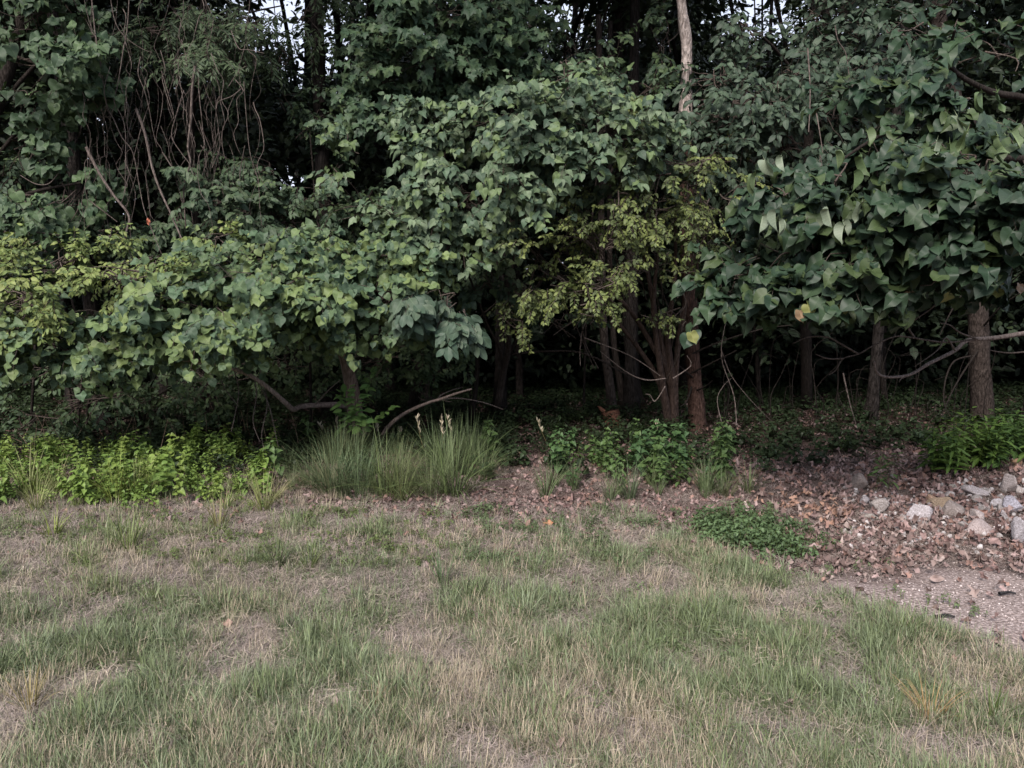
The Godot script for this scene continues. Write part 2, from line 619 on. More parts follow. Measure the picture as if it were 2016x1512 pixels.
func make_lawn():
	var green := [turf(11, 0.035, 0.105, 0.0039, 1.7, 0.1), turf(9, 0.06, 0.09, 0.0037, 2.8, 0.16), turf(13, 0.025, 0.13, 0.0042, 1.5, 0.07), turf(9, 0.07, 0.08, 0.0034, 3.4, 0.22), turf(38, 0.045, 0.15, 0.005, 2.2, 0.08)]
	var straw := [turf(10, 0.03, 0.11, 0.0025, 1.8, 0.0), turf(9, 0.06, 0.095, 0.0023, 3.6, 0.0)]
	var gx := [[], [], [], [], []]
	var gc := [[], [], [], [], []]
	var sx := [[], []]
	var sc := [[], []]
	var tx := []
	var tc := []
	var tries := 0
	while tries < 90000:
		tries += 1
		var deep := lerpf(1.9, 6.6, pow(rng.randf(), 1.25))
		var x := rf(-1, 1) * (deep * 0.72 + 0.5)
		var p := on_ground(x, -deep)
		var z := zone(p)
		var clump := patch.get_noise_2d(x * 3.4 + 40, deep * 3.4)      # tufts of a hand's width
		var broad := patch.get_noise_2d(x * 0.9 - 70, deep * 0.9)      # patches of a metre or two
		var far_thin := 1.0 - 0.55 * smoothstep(4.1, 5.0, deep)
		var chance: float = z.lawn * far_thin * clampf(lerpf(0.8, 0.5, smoothstep(2.8, 4.2, deep)) + clump * 0.95 + broad * 0.3, 0.36, 0.95)
		if deep > 5.0 and x < -1.0:
			chance = maxf(chance, 0.25 * (1.0 - smoothstep(5.4, 6.2, deep)))
		if rng.randf() < chance:
			var tone := patch.get_noise_2d(x * 1.6 + 200, deep * 1.6)
			if rng.randf() < clampf(0.19 + tone * 0.85, 0.07, 0.68):
				var k := rng.randi() % 2
				sx[k].append(turned(p, rf(0.6, 1.15)))
				sc[k].append(Color(0.42, 0.355, 0.26) * rf(0.6, 1.15))
			else:
				var k := rng.randi() % 4
				if rng.randf() < 0.035 * (1.0 + 2.0 * clump):
					k = 4
				gx[k].append(turned(p, rf(0.5, 0.95) * (0.92 + 0.65 * clump)))
				var c := Color(0.175, 0.225, 0.1).lerp(Color(0.265, 0.32, 0.21), rng.randf())
				if x < -1.2 and deep > 3.6:
					c = c.lerp(Color(0.2, 0.23, 0.07), 0.5 * rng.randf())
				gc[k].append(c * rf(0.75, 1.2))
		elif rng.randf() < (z.lawn + 0.25 * z.litter * (1.0 - z.wood)) * 0.4:
			tx.append(turned(p, rf(0.7, 1.3), 0.05))
			tc.append(Color(0.4, 0.33, 0.295) * rf(0.55, 1.25))
	var root := thing("lawn", "short patchy lawn of green tufts and dry straw in the foreground", "lawn")
	root.set_meta("kind", "stuff")
	for k in 5:
		many("green_grass", green[k], leaf_mat(Color.WHITE, 0.55, 0.3), gx[k], gc[k], root)
	for k in 2:
		many("dry_grass", straw[k], leaf_mat(Color.WHITE, 0.7, 0.2), sx[k], sc[k], root)
	# loose clippings caught on top of the blades
	for k in 1300:
		var deep := lerpf(2.0, 4.7, rng.randf())
		var x := rf(-1, 1) * (deep * 0.72 + 0.4)
		var p := on_ground(x, -deep)
		if zone(p).lawn > 0.5:
			tx.append(turned(p + Vector3(0, rf(0.008, 0.03), 0), rf(0.6, 1.1), 0.5))
			tc.append(Color(0.4, 0.345, 0.27) * rf(0.6, 1.2))
	many("thatch", thatch_mesh(), leaf_mat(Color.WHITE, 0.8, 0.0), tx, tc, root)

func litter_color() -> Color:
	var c: Color = [Color(0.36, 0.265, 0.25), Color(0.27, 0.19, 0.175), Color(0.43, 0.34, 0.325), Color(0.19, 0.13, 0.12), Color(0.37, 0.25, 0.21)][rng.randi() % 5]
	return c

func make_litter():
	var xs := [[], [], [], [], [], []]
	var cs := [[], [], [], [], [], []]
	var near := []
	var tries := 0
	while tries < 68000:
		tries += 1
		var deep := lerpf(2.4, 13.0, pow(rng.randf(), 1.1))
		var x := rf(-1, 1.25) * (deep * 0.72 + 0.8)
		var p := on_ground(x, -deep)
		var z := zone(p)
		var heap := smoothstep(1.2, 2.0, x) * (1.0 - smoothstep(6.0, 7.0, deep))
		var chance: float = z.litter * (0.62 + 0.38 * heap) * (0.65 + 0.5 * z.w) + z.lawn * (0.005 + 0.1 * smoothstep(3.9, 4.8, deep)) + z.gravel * 0.04
		if rng.randf() > chance:
			continue
		var on_rock := false
		for sp in stone_spots:
			if Vector2(p.x - sp.x, p.z - sp.z).length() < sp.y:
				on_rock = true
		if on_rock:
			continue
		p.y += rf(0.003, 0.02) + heap * rf(0, 0.02)
		var a := rf(0, TAU)
		var face := Vector3(0, 1, 0.1) + rv() * 0.85
		var t := leaf_at(p, Vector3(cos(a), rf(-0.3, 0.5), sin(a)), face, (rf(0.035, 0.08) if heap > 0.4 else rf(0.03, 0.065)) if z.lawn < 0.5 else rf(0.03, 0.06))
		var k := rng.randi() % 6
		var c := litter_color()
		if heap > 0.5 and absf(x - 1.85) < 0.45 and absf(deep - 5.1) < 0.35 and rng.randf() < 0.6:
			c = Color(0.42, 0.28, 0.21)
		xs[k].append(t)
		cs[k].append(c * Color(0.9, 0.82, 0.82) * rf(0.5, 1.0) * lerpf(1.0, 0.55, z.wood))  # leaves inside the wood darkened in colour for its shade
	# the ones that show largest lie one by one
	var all := []
	for k in 6:
		for j in xs[k].size():
			var o: Vector3 = xs[k][j].origin
			if absf(o.x) < -o.z * 0.68:
				all.append([(o - EYE).length() / xs[k][j].basis.y.length(), k, j])
	all.sort_custom(func(a, b): return a[0] < b[0])
	var skip := {}
	var tones := [Color(0.3, 0.225, 0.205), Color(0.22, 0.155, 0.14), Color(0.38, 0.3, 0.275), Color(0.15, 0.105, 0.095), Color(0.42, 0.27, 0.19)]
	for n in mini(280, all.size()):
		var e: Array = all[n]
		skip[e[1] * 100000 + e[2]] = true
		var c: Color = cs[e[1]][e[2]]
		var best := 0
		for q in 5:
			if absf(tones[q].r - c.r) < absf(tones[best].r - c.r):
				best = q
		var o := put("fallen_leaf", LM.oak[e[1]], leaf_mat(tones[best], 0.7, 0.2))
		o.transform = xs[e[1]][e[2]]
		var pos: Vector3 = o.position
		var z := zone(pos)
		var where := "in the lawn" if z.lawn > 0.6 else "on the gravel patch" if z.gravel > 0.5 else "in the leaf litter by the pale rocks" if pos.x > 1.4 else "in the leaf litter at the lawn edge"
		tag(o, "%s %s %s fallen leaf %s" % ["big" if o.basis.y.length() > 0.075 else "small", ["reddish", "dark", "buff", "blackish", "orange"][best], "lobed" if e[1] % 2 == 0 else "oval", near(pos)], "fallen leaf", "dry fallen leaves " + where)
	var root := thing("leaf_litter", "dry brown leaf litter covering the ground under the trees and by the rocks", "leaf litter")
	root.set_meta("kind", "stuff")
	for k in 6:
		var x2 := []
		var c2 := []
		for j in xs[k].size():
			if not skip.has(k * 100000 + j):
				x2.append(xs[k][j])
				c2.append(cs[k][j])
		many("dry_leaves", LM.oak[k], leaf_mat(Color.WHITE, 0.7, 0.2), x2, c2, root)

# ---------------------------------------------------------------- rocks
var stone_spots := []     # x, radius, z of each rock, kept free of leaves
var rock_mat_made: StandardMaterial3D
func rock_mat(r: float, g: float, b: float) -> StandardMaterial3D:
	var key := "rock%s %s %s" % [r, g, b]
	if mats.has(key):
		return mats[key]
	var m := StandardMaterial3D.new()
	m.albedo_color = lin(r, g, b)
	if rock_mat_made == null:
		m.albedo_texture = noise_tex(0.03, 5, Color(0.45, 0.42, 0.4), Color(1, 1, 1))
		var n := noise_tex(0.04, 5, Color.WHITE, Color.WHITE)
		n.color_ramp = null
		n.as_normal_map = true
		n.bump_strength = 9.0
		m.normal_texture = n
		rock_mat_made = m
	m.albedo_texture = rock_mat_made.albedo_texture
	m.normal_enabled = true
	m.normal_texture = rock_mat_made.normal_texture
	m.uv1_triplanar = true
	m.uv1_world_triplanar = true
	m.uv1_scale = Vector3(5, 5, 5)
	m.roughness = 0.85
	mats[key] = m
	return m

func rock_buf(size: Vector3, cuts := 13, rings := 20) -> Buf:
	var b := Buf.new()
	var ns := []
	var ds := []
	for k in cuts:
		ns.append(rv().normalized())
		ds.append(rf(0.42, 0.88))
	var off := rf(0, 900)
	for j in rings + 1:
		for k in rings * 2:
			var th := PI * j / rings
			var ph := PI * k / rings
			var u := Vector3(sin(th) * cos(ph), cos(th), sin(th) * sin(ph))
			var r := 1.0
			for q in cuts:
				var dt: float = u.dot(ns[q])
				if dt > 0.05:
					r = minf(r, ds[q] / dt)
			r *= 1.0 + 0.06 * fine.get_noise_3d(u.x * 40 + off, u.y * 40, u.z * 40)
			b.vert(u * r * size, u, Color.WHITE)
	var w := rings * 2
	for j in rings:
		for k in w:
			var a := j * w + k
			var c := j * w + (k + 1) % w
			b.tri(a, a + w, c)
			b.tri(c, a + w, c + w)
	normals(b)
	for k in b.n.size():
		if b.n[k].dot(b.v[k]) < 0:
			b.n[k] = -b.n[k]
	return b

func make_rocks():
	# px, py of the middle, width px, height px, colour, label
	var list := [
		[1693, 953, 32, 32, Color(0.27, 0.24, 0.23), "upright grey brown rock beside the small green plant"],
		[1703, 989, 19, 18, Color(0.36, 0.35, 0.37), "small pale grey stone at the left end of the rocks"],
		[1732, 1000, 38, 28, Color(0.42, 0.4, 0.39), "slanting pale grey rock right of the small left stone"],
		[1716, 1019, 27, 11, Color(0.32, 0.31, 0.29), "flat grey stone half buried in leaves below the slanting rock"],
		[1809, 1007, 42, 44, Color(0.56, 0.55, 0.59), "blocky white rock standing upright in the leaf litter"],
		[1836, 984, 24, 18, Color(0.42, 0.3, 0.22), "small tan stone behind the blocky white rock"],
		[1856, 990, 54, 20, Color(0.36, 0.29, 0.21), "long tan rock slanting up beside the small tan stone"],
		[1872, 1004, 46, 30, Color(0.33, 0.3, 0.29), "layered grey rock leaning below the long tan rock"],
		[1924, 969, 48, 20, Color(0.46, 0.44, 0.46), "flat topped pale rock at the top of the bank"],
		[1992, 955, 40, 34, Color(0.42, 0.39, 0.39), "angular grey rock with a pale face near the right edge"],
		[2004, 911, 24, 17, Color(0.48, 0.33, 0.22), "orange tan stone above the others at the right edge"],
		[1968, 994, 26, 22, Color(0.5, 0.5, 0.54), "pointed pale stone touching the bluish rock"],
		[1998, 996, 38, 33, Color(0.43, 0.44, 0.52), "rounded bluish grey rock at the right edge"],
		[1978, 1016, 14, 16, Color(0.48, 0.47, 0.5), "tiny pale stone under the pointed stone"],
		[1928, 1018, 46, 22, Color(0.5, 0.46, 0.46), "broad whitish rock sunk in the leaf litter"],
		[1928, 1041, 52, 25, Color(0.44, 0.39, 0.39), "broad flat pinkish grey rock, lowest of the pile"],
		[2012, 1050, 34, 52, Color(0.4, 0.4, 0.44), "large grey rock cut off by the right edge"],
		[1934, 1002, 24, 10, Color(0.46, 0.42, 0.41), "thin pale stone chip above the broad whitish rock"],
		[1880, 961, 20, 12, Color(0.34, 0.33, 0.3), "mossy little stone below the tall green weeds"],
		[2012, 968, 16, 14, Color(0.5, 0.48, 0.47), "small white stone beside the angular grey rock"],
	]
	for e in list:
		var foot := G(e[0], e[1] + e[3] * 0.4)
		var k := -foot.z / 1512.0
		var w: float = e[2] * k * 0.62
		var h: float = e[3] * k * 0.72
		var b := rock_buf(Vector3(w, h, lerpf(w, h, 0.4)), 12 + rng.randi() % 5)
		var o := put("rock", b.mesh(), rock_mat(e[4].r * 1.3, e[4].g * 1.27, e[4].b * 1.27))
		o.position = foot + Vector3(0, h * 0.5, -0.02)
		stone_spots.append(Vector3(foot.x, maxf(w * 0.85, 0.02), foot.z + 0.02))
		o.rotation = Vector3(0, rf(-0.4, 0.4), rf(-0.12, 0.12))
		if e[0] in [1732, 1856, 1872]:
			o.rotation.z = 0.42
		tag(o, e[5], "rock", "pale rocks at the right of the lawn")
	for k in 48:
		var p := G(lerpf(1690, 2040, pow(rng.randf(), 0.45)), rf(950, 1060))
		var sz := rf(0.018, 0.048)
		var b := rock_buf(Vector3(sz, sz * rf(0.5, 0.9), sz * rf(0.7, 1.1)), 14, 14)
		var g := rf(0.36, 0.6)
		var o := put("small_stone", b.mesh(), rock_mat(snappedf(g, 0.06), snappedf(g, 0.06) * 0.95, snappedf(g, 0.06) * 0.95))
		o.position = p + Vector3(0, sz * 0.5, 0)
		o.rotation = Vector3(rf(-0.3, 0.3), rf(0, 6), rf(-0.3, 0.3))
		stone_spots.append(Vector3(p.x, sz * 0.8, p.z))
		tag(o, "small pale angular stone " + near(p), "stone", "small stones between the larger rocks")
	# small stones and chips between them, and the gravel of the bare patch
	var chip := rock_buf(Vector3.ONE, 9, 4).mesh()
	var xs := []
	var cs := []
	for k in 420:
		var p := G(rf(1660, 2060), 0 + rf(940, 1090))
		p += Vector3(rf(-0.1, 0.1), 0.004, rf(-0.1, 0.1))
		xs.append(turned(p, rf(0.006, 0.026), 1.0))
		cs.append(Color(0.44, 0.41, 0.41) * rf(0.5, 1.2))
	for k in 9000:
		var p := on_ground(rf(1.4, 4.6), rf(-4.4, -2.3))
		var z := zone(p)
		if rng.randf() < z.gravel + 0.02:
			xs.append(turned(p, rf(0.0018, 0.0062), 1.0))
			cs.append(Color(0.46, 0.4, 0.39) * rf(0.4, 1.3))
	tag(many("gravel", chip, leaf_mat(Color.WHITE, 0.85, 0.0), xs, cs), "pale pinkish gravel and stone chips on the bare patch at right", "gravel")

# ---------------------------------------------------------------- woodland behind
func cluster(leafname: String, count: int, spread: float, size: float) -> ArrayMesh:
	var b := Buf.new()
	for k in count:
		var u := rv()
		var p := Vector3(u.x, u.y * 0.55, u.z) * spread
		var src: Buf = L[leafname][rng.randi() % 4]
		b.add(src, leaf_at(p, Vector3(u.x, rf(-0.9, 0.1), u.z), Vector3(0, 0.8, 0.3) + rv() * 0.6, size * rf(0.6, 1.2)), Color(1, 1, 1) * rf(0.75, 1.25))
	return b.mesh()

func woodland():
	var cl := [cluster("plain", 16, 0.42, 0.13), cluster("plain", 13, 0.36, 0.11), cluster("oval", 14, 0.36, 0.12)]
	var bark := bark_mat(0.05, 0.043, 0.04, 4.0)  # bark colour kept low to deepen the shade among the trunks
	var rows := [[9.0, 11, 2.6], [11.5, 9, 3.3], [14.5, 11, 3.6], [19.5, 13, 4.2], [26.0, 15, 4.8], [33.0, 17, 5.5]]
	for row in rows:
		var half: float = row[0] * 0.95 + 2.0
		for k in int(row[1]):
			var x := lerpf(-half, half, (k + 0.5 + rf(-0.3, 0.3)) / row[1])
			var z: float = -row[0] + rf(-1.2, 1.2)
			var foot := on_ground(x, z)
			var t := thing("woodland_tree", wood_label(row[0], x, z), "tree", foot, "trees deep inside the wood")
			var h: float = rf(8.5, 11.5) + (row[0] - 10.0) * 0.22
			var lean := Vector3(rf(-0.6, 0.6), 0, rf(-0.4, 0.4))
			rod("trunk", [foot, foot + Vector3(0, h * 0.35, 0) + lean * 0.3, foot + Vector3(0, h * 0.8, 0) + lean], rf(0.06, 0.12) if row[0] < 12.0 else rf(0.07, 0.13), 0.04, bark, t, 7, 4, 0.15, 0.4)
			var xs := [[], [], []]
			var cs := [[], [], []]
			var lobes := []
			for q in (18 if row[0] < 10.0 else 11):
				lobes.append([Vector3(rf(-1, 1) * row[2] * 0.62, (rf(5.6, 10.0) if row[0] < 10.0 else rf(1.4, 4.6) if q % 2 == 0 and row[0] < 16.0 else h * rf(0.2, 0.96)), rf(-1, 1) * row[2] * 0.62), rf(0.9, 1.7)])  # nearest row: crowns kept above the view, added to shade the wood
			for q in lobes:
				tube_limb(t, Vector3(0, h * (0.55 if row[0] < 10.0 else 0.3), 0) + lean * 0.4, q[0], bark)
				for n in (110 if row[0] < 18.0 else 70):
					var u := rv()
					while u.length() > 1.0:
						u = rv()
					var kk := rng.randi() % 3
					var q2: Vector3 = foot + q[0] + u * Vector3(q[1] * 1.25, q[1] * 0.8, q[1] * 1.25)
					if thin_spot(q2):
						continue
					xs[kk].append(Transform3D(Basis(Vector3.UP, rf(0, TAU)).scaled(Vector3.ONE * rf(0.85, 1.3) * (1.0 if row[0] < 18.0 else 1.35)), q[0] + u * Vector3(q[1] * 1.25, q[1] * 0.8, q[1] * 1.25)))
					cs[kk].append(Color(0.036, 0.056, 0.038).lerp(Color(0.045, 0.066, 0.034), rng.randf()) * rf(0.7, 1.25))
			for kk in 3:
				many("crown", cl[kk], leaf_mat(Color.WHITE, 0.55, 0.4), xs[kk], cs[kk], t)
	# unseen trees added behind the viewer to keep the low sky out of the wood
	for k in 13:
		var foot := on_ground(lerpf(-30.0, 30.0, (k + 0.5) / 13.0) + rf(-1, 1), 17.0 + rf(-2, 3))
		var t := thing("added_screen_tree", "leafy tree in the unseen row added behind the viewer to block low sky", "tree", foot, "trees added behind the viewer")
		var h := rf(7.0, 9.0)
		rod("trunk", [foot, foot + Vector3(rf(-0.2, 0.2), h * 0.4, 0), foot + Vector3(0, h * 0.8, 0)], 0.16, 0.06, bark, t, 7)
		var xs := []
		var cs := []
		for n in 700:
			var u := rv()
			while u.length() > 1.0:
				u = rv()
			xs.append(Transform3D(Basis(Vector3.UP, rf(0, TAU)).scaled(Vector3.ONE * rf(1.2, 1.8)), Vector3(u.x * 3.0, h * 0.5 + u.y * h * 0.5, u.z * 2.0)))
			cs.append(Color(0.055, 0.085, 0.05) * rf(0.7, 1.25))
		many("crown", cl[0], leaf_mat(Color.WHITE, 0.55, 0.4), xs, cs, t)
	# low thicket that closes the wood off at eye level
	var xs := [[], [], []]
	var cs := [[], [], []]
	for k in 13000:
		var deep := lerpf(12.2, 30.0, pow(rng.randf(), 1.1))
		var x := rf(-1, 1) * (deep * 0.9 + 3.0)
		var top := 0.9 + (deep - 10.0) * 0.26 + patch.get_noise_2d(x * 0.4, deep * 0.4) * 1.2
		var p := on_ground(x, -deep) + Vector3(0, rng.randf() * top, 0)
		var kk := rng.randi() % 3
		xs[kk].append(Transform3D(Basis(Vector3.UP, rf(0, TAU)).scaled(Vector3.ONE * rf(1.1, 1.8)), p))
		cs[kk].append(Color(0.022, 0.034, 0.021) * rf(0.7, 1.25))  # leaf colour lowered below real foliage to imitate deep shade
	var root := thing("thicket", "dark undergrowth filling the depth of the wood", "undergrowth")
	root.set_meta("kind", "stuff")
	for kk in 3:
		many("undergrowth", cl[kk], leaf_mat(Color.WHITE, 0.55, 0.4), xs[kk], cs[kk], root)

func seen(p: Vector3) -> Vector2:
	var d := (p - EYE).rotated(Vector3.RIGHT, -PITCH)
	return Vector2(1008.0 + 1512.0 * d.x / -d.z, 756.0 - 1512.0 * d.y / -d.z)

const MARKS := [[230, 992, "the bright yellow green tuft"], [105, 1060, "the small bright tuft"], [430, 1040, "the dry yellowish tuft"], [545, 985, "the straw coloured tuft"], [660, 968, "the dense bluish tuft"], [895, 975, "the arching tuft"], [1070, 1038, "the orange leaf"], [990, 1095, "the pale dry tuft"], [1240, 985, "the grey green tuft"], [1374, 850, "the cedar trunk"], [1322, 850, "the many stemmed shrub"], [1520, 1065, "the creeping weeds"], [1693, 953, "the upright grey brown rock"], [1732, 1000, "the slanting pale rock"], [1809, 1007, "the blocky white rock"], [1872, 1004, "the layered grey rock"], [1928, 1030, "the broad flat rocks"], [1924, 969, "the flat topped rock"], [1992, 955, "the angular grey rock"], [1998, 996, "the bluish rock"], [1860, 1218, "the dark twig on the gravel"], [1982, 1172, "the short black stick"], [1718, 1400, "the curled bark strip"], [437, 1238, "the pinkish star shaped leaf"], [735, 1400, "the tiny orange tuft"], [1830, 1420, "the orange tan tuft"], [60, 1400, "the tan tuft"], [870, 1150, "the blue green tuft"], [1775, 1250, "the tuft beside the gravel"], [1934, 834, "the large trunk"], [1738, 960, "the small bright plant"], [705, 868, "the low tree trunk"], [575, 806, "the low bent branch"], [1686, 838, "the pale sapling stem"], [378, 235, "the pale brown crooked stem"], [300, 330, "the thick curved stem"], [200, 130, "the long bare vine"], [490, 290, "the lone thin vine"], [245, 460, "the kinked dark stem"], [270, 90, "the slanting top vine"], [60, 900, "the left edge weeds"], [120, 880, "the shade shrub"], [400, 880, "the sapling foot"]]
# where a thing is, told by the nearest landmark
func near(p: Vector3) -> String:
	var q := seen(p)
	var best := 0
	var least := 1e9
	for k in MARKS.size():
		var dd := Vector2(MARKS[k][0], MARKS[k][1]).distance_to(q)
		if dd < least:
			least = dd
			best = k
	var dx: float = q.x - MARKS[best][0]
	var dy: float = q.y - MARKS[best][1]
	var how := ""
	if absf(dx) > 2.2 * absf(dy):
		how = "left of" if dx < 0 else "right of"
	elif absf(dy) > 2.2 * absf(dx):
		how = "above" if dy < 0 else "below"
	else:
		how = ("above and " if dy < 0 else "below and ") + ("left of" if dx < 0 else "right of")
	return ("close " if least < 28 else "just " if least < 60 else "some way " if least < 120 else "far ") + how + " " + MARKS[best][2]

func behind_what(px: float) -> String:
	var marks := [[-300, "far beyond the left vine tree"], [-60, "just outside the left vine tree"], [120, "behind the left vine tree"], [290, "behind the hanging bare vines"], [450, "behind the feathery leaves"], [620, "behind the gap right of the feathery leaves"], [780, "behind the left of the vine covered crown"], [930, "behind the right of the vine covered crown"], [1090, "behind the light green middle tree"], [1240, "behind the many stemmed shrub"], [1360, "behind the dead cedar top"], [1490, "behind the left part of the elm"], [1640, "behind the right part of the elm"], [1800, "behind the left of the large leaves"], [1950, "behind the large trunk at right"], [2150, "just beyond the large leaved tree"], [99999, "far beyond the large leaved tree"]]
	for m in marks:
		if px < m[0]:
			return m[1]
	return marks[-1][1]

func wood_label(deep: float, x: float, z: float) -> String:
	var order := {9.8: "first", 11.5: "second", 14.5: "third", 19.5: "fourth", 26.0: "fifth", 33.0: "farthest"}
	return "dark leafy tree in %s row, %s" % [order.get(deep, "inner"), behind_what(1008.0 + 1512.0 * x / -z)]

# thin spots in the canopy, where the crowns of neighbouring trees do not meet and the sky shows
func thin_spot(p: Vector3) -> bool:
	var d := p - EYE
	var turn := rad_to_deg(atan2(d.x, -d.z))
	var rise := rad_to_deg(atan2(d.y, Vector2(d.x, d.z).length()))
	for s in [[-15.0, 4.5, 16.5, 4.0], [-15.0, 3.0, 7.0, 1.6], [3.5, 3.0, 18.0, 2.5], [17.0, 3.0, 18.5, 3.5], [34.0, 3.5, 19.0, 3.0], [-29.0, 3.5, 19.5, 2.5], [17.0, 1.5, 12.0, 1.5]]:
		var a: float = (turn - s[0]) / s[1]
		var b: float = (rise - s[2]) / s[3]
		if a * a + b * b < 1.0:
			return patch.get_noise_3d(p.x * 2.2, p.y * 2.2, p.z * 0.6) > -0.28
	return false

func tube_limb(t: Node3D, a: Vector3, c: Vector3, bark: Material):
	var b := Buf.new()
	tube(b, smooth([a, a.lerp(c, 0.5) + Vector3(rf(-0.3, 0.3), 0.35, rf(-0.3, 0.3)), c], 3), 0.05, 0.015, 5)
	put("limb", b.mesh(), bark, t)

# ---------------------------------------------------------------- herbs and tall grass
func herb(stems: int, tall: float, leafname: String, size: float, pairs: int, spread: float) -> Buf:
	var b := Buf.new()
	for s in stems:
		var a := rf(0, TAU)
		var foot := Vector3(cos(a), 0, sin(a)) * spread * sqrt(rng.randf())
		var h: float = tall * rf(0.6, 1.1)
		var lean := Vector3(rf(-0.25, 0.25), 1, rf(-0.2, 0.3)) * h
		tube(b, [foot - Vector3(0, 0.02, 0), foot + lean * 0.5 + rv() * 0.01, foot + lean], 0.0025, 0.0012, 3, 0.0, 0.0, Color(0.9, 0.85, 0.6))
		for k in pairs:
			var f := (k + 1.0) / pairs
			var p := foot + lean * (0.2 + 0.8 * f)
			var turn := k * 1.57 + rf(-0.4, 0.4)
			for q in 2:
				var d := Vector3(cos(turn + q * PI), rf(-0.35, 0.25), sin(turn + q * PI))
				var sz: float = size * rf(0.7, 1.15) * (1.0 - 0.35 * f)
				b.add(L[leafname][rng.randi() % 4], leaf_at(p + d * sz * 0.15, d, Vector3(0, 1, 0.35) + rv() * 0.35, sz), Color(1, 1, 1) * rf(0.8, 1.25))
	return b

func tuft(count: int, spread: float, h: float, w: float, lean: float) -> Buf:
	var b := Buf.new()
	for k in count:
		var a := rf(0, TAU)
		var dir := Vector3(cos(a), 0, sin(a))
		blade(b, dir * spread * sqrt(rng.randf()), dir, rf(0.05, lean), h * rf(0.5, 1.1), w * rf(0.7, 1.2), Color(1, 1, 1) * rf(0.75, 1.25) * (Color(1.5, 1.25, 1.3) if rng.randf() < 0.12 else Color.WHITE), 6, 0.9)
	normals(b)
	return b

func seed_head(foot: Vector3, tip: Vector3, label: String):
	var t := thing("seeding_grass_stalk", label, "grass stalk", foot)
	var b := Buf.new()
	var d := tip - foot
	tube(b, smooth([Vector3.ZERO, d * 0.5 + Vector3(-0.01, 0.01, 0), d], 4), 0.0016, 0.001, 3, 0.0, 0.0, Color(0.8, 0.75, 0.55))
	put("stalk", b.mesh(), leaf_mat(Color(0.34, 0.29, 0.19), 0.7, 0.2), t)
	var e := Buf.new()
	for k in 16:
		var f := 0.62 + 0.38 * k / 15.0
		var a := rf(0, TAU)
		e.add(L.slim[k % 4], leaf_at(d * f, Vector3(cos(a) * 0.5, 1.0, sin(a) * 0.5), rv(), rf(0.025, 0.05)), Color(1, 1, 1) * rf(0.8, 1.2))
	put("seed_head", e.mesh(), leaf_mat(Color(0.46, 0.4, 0.3), 0.7, 0.3), t)

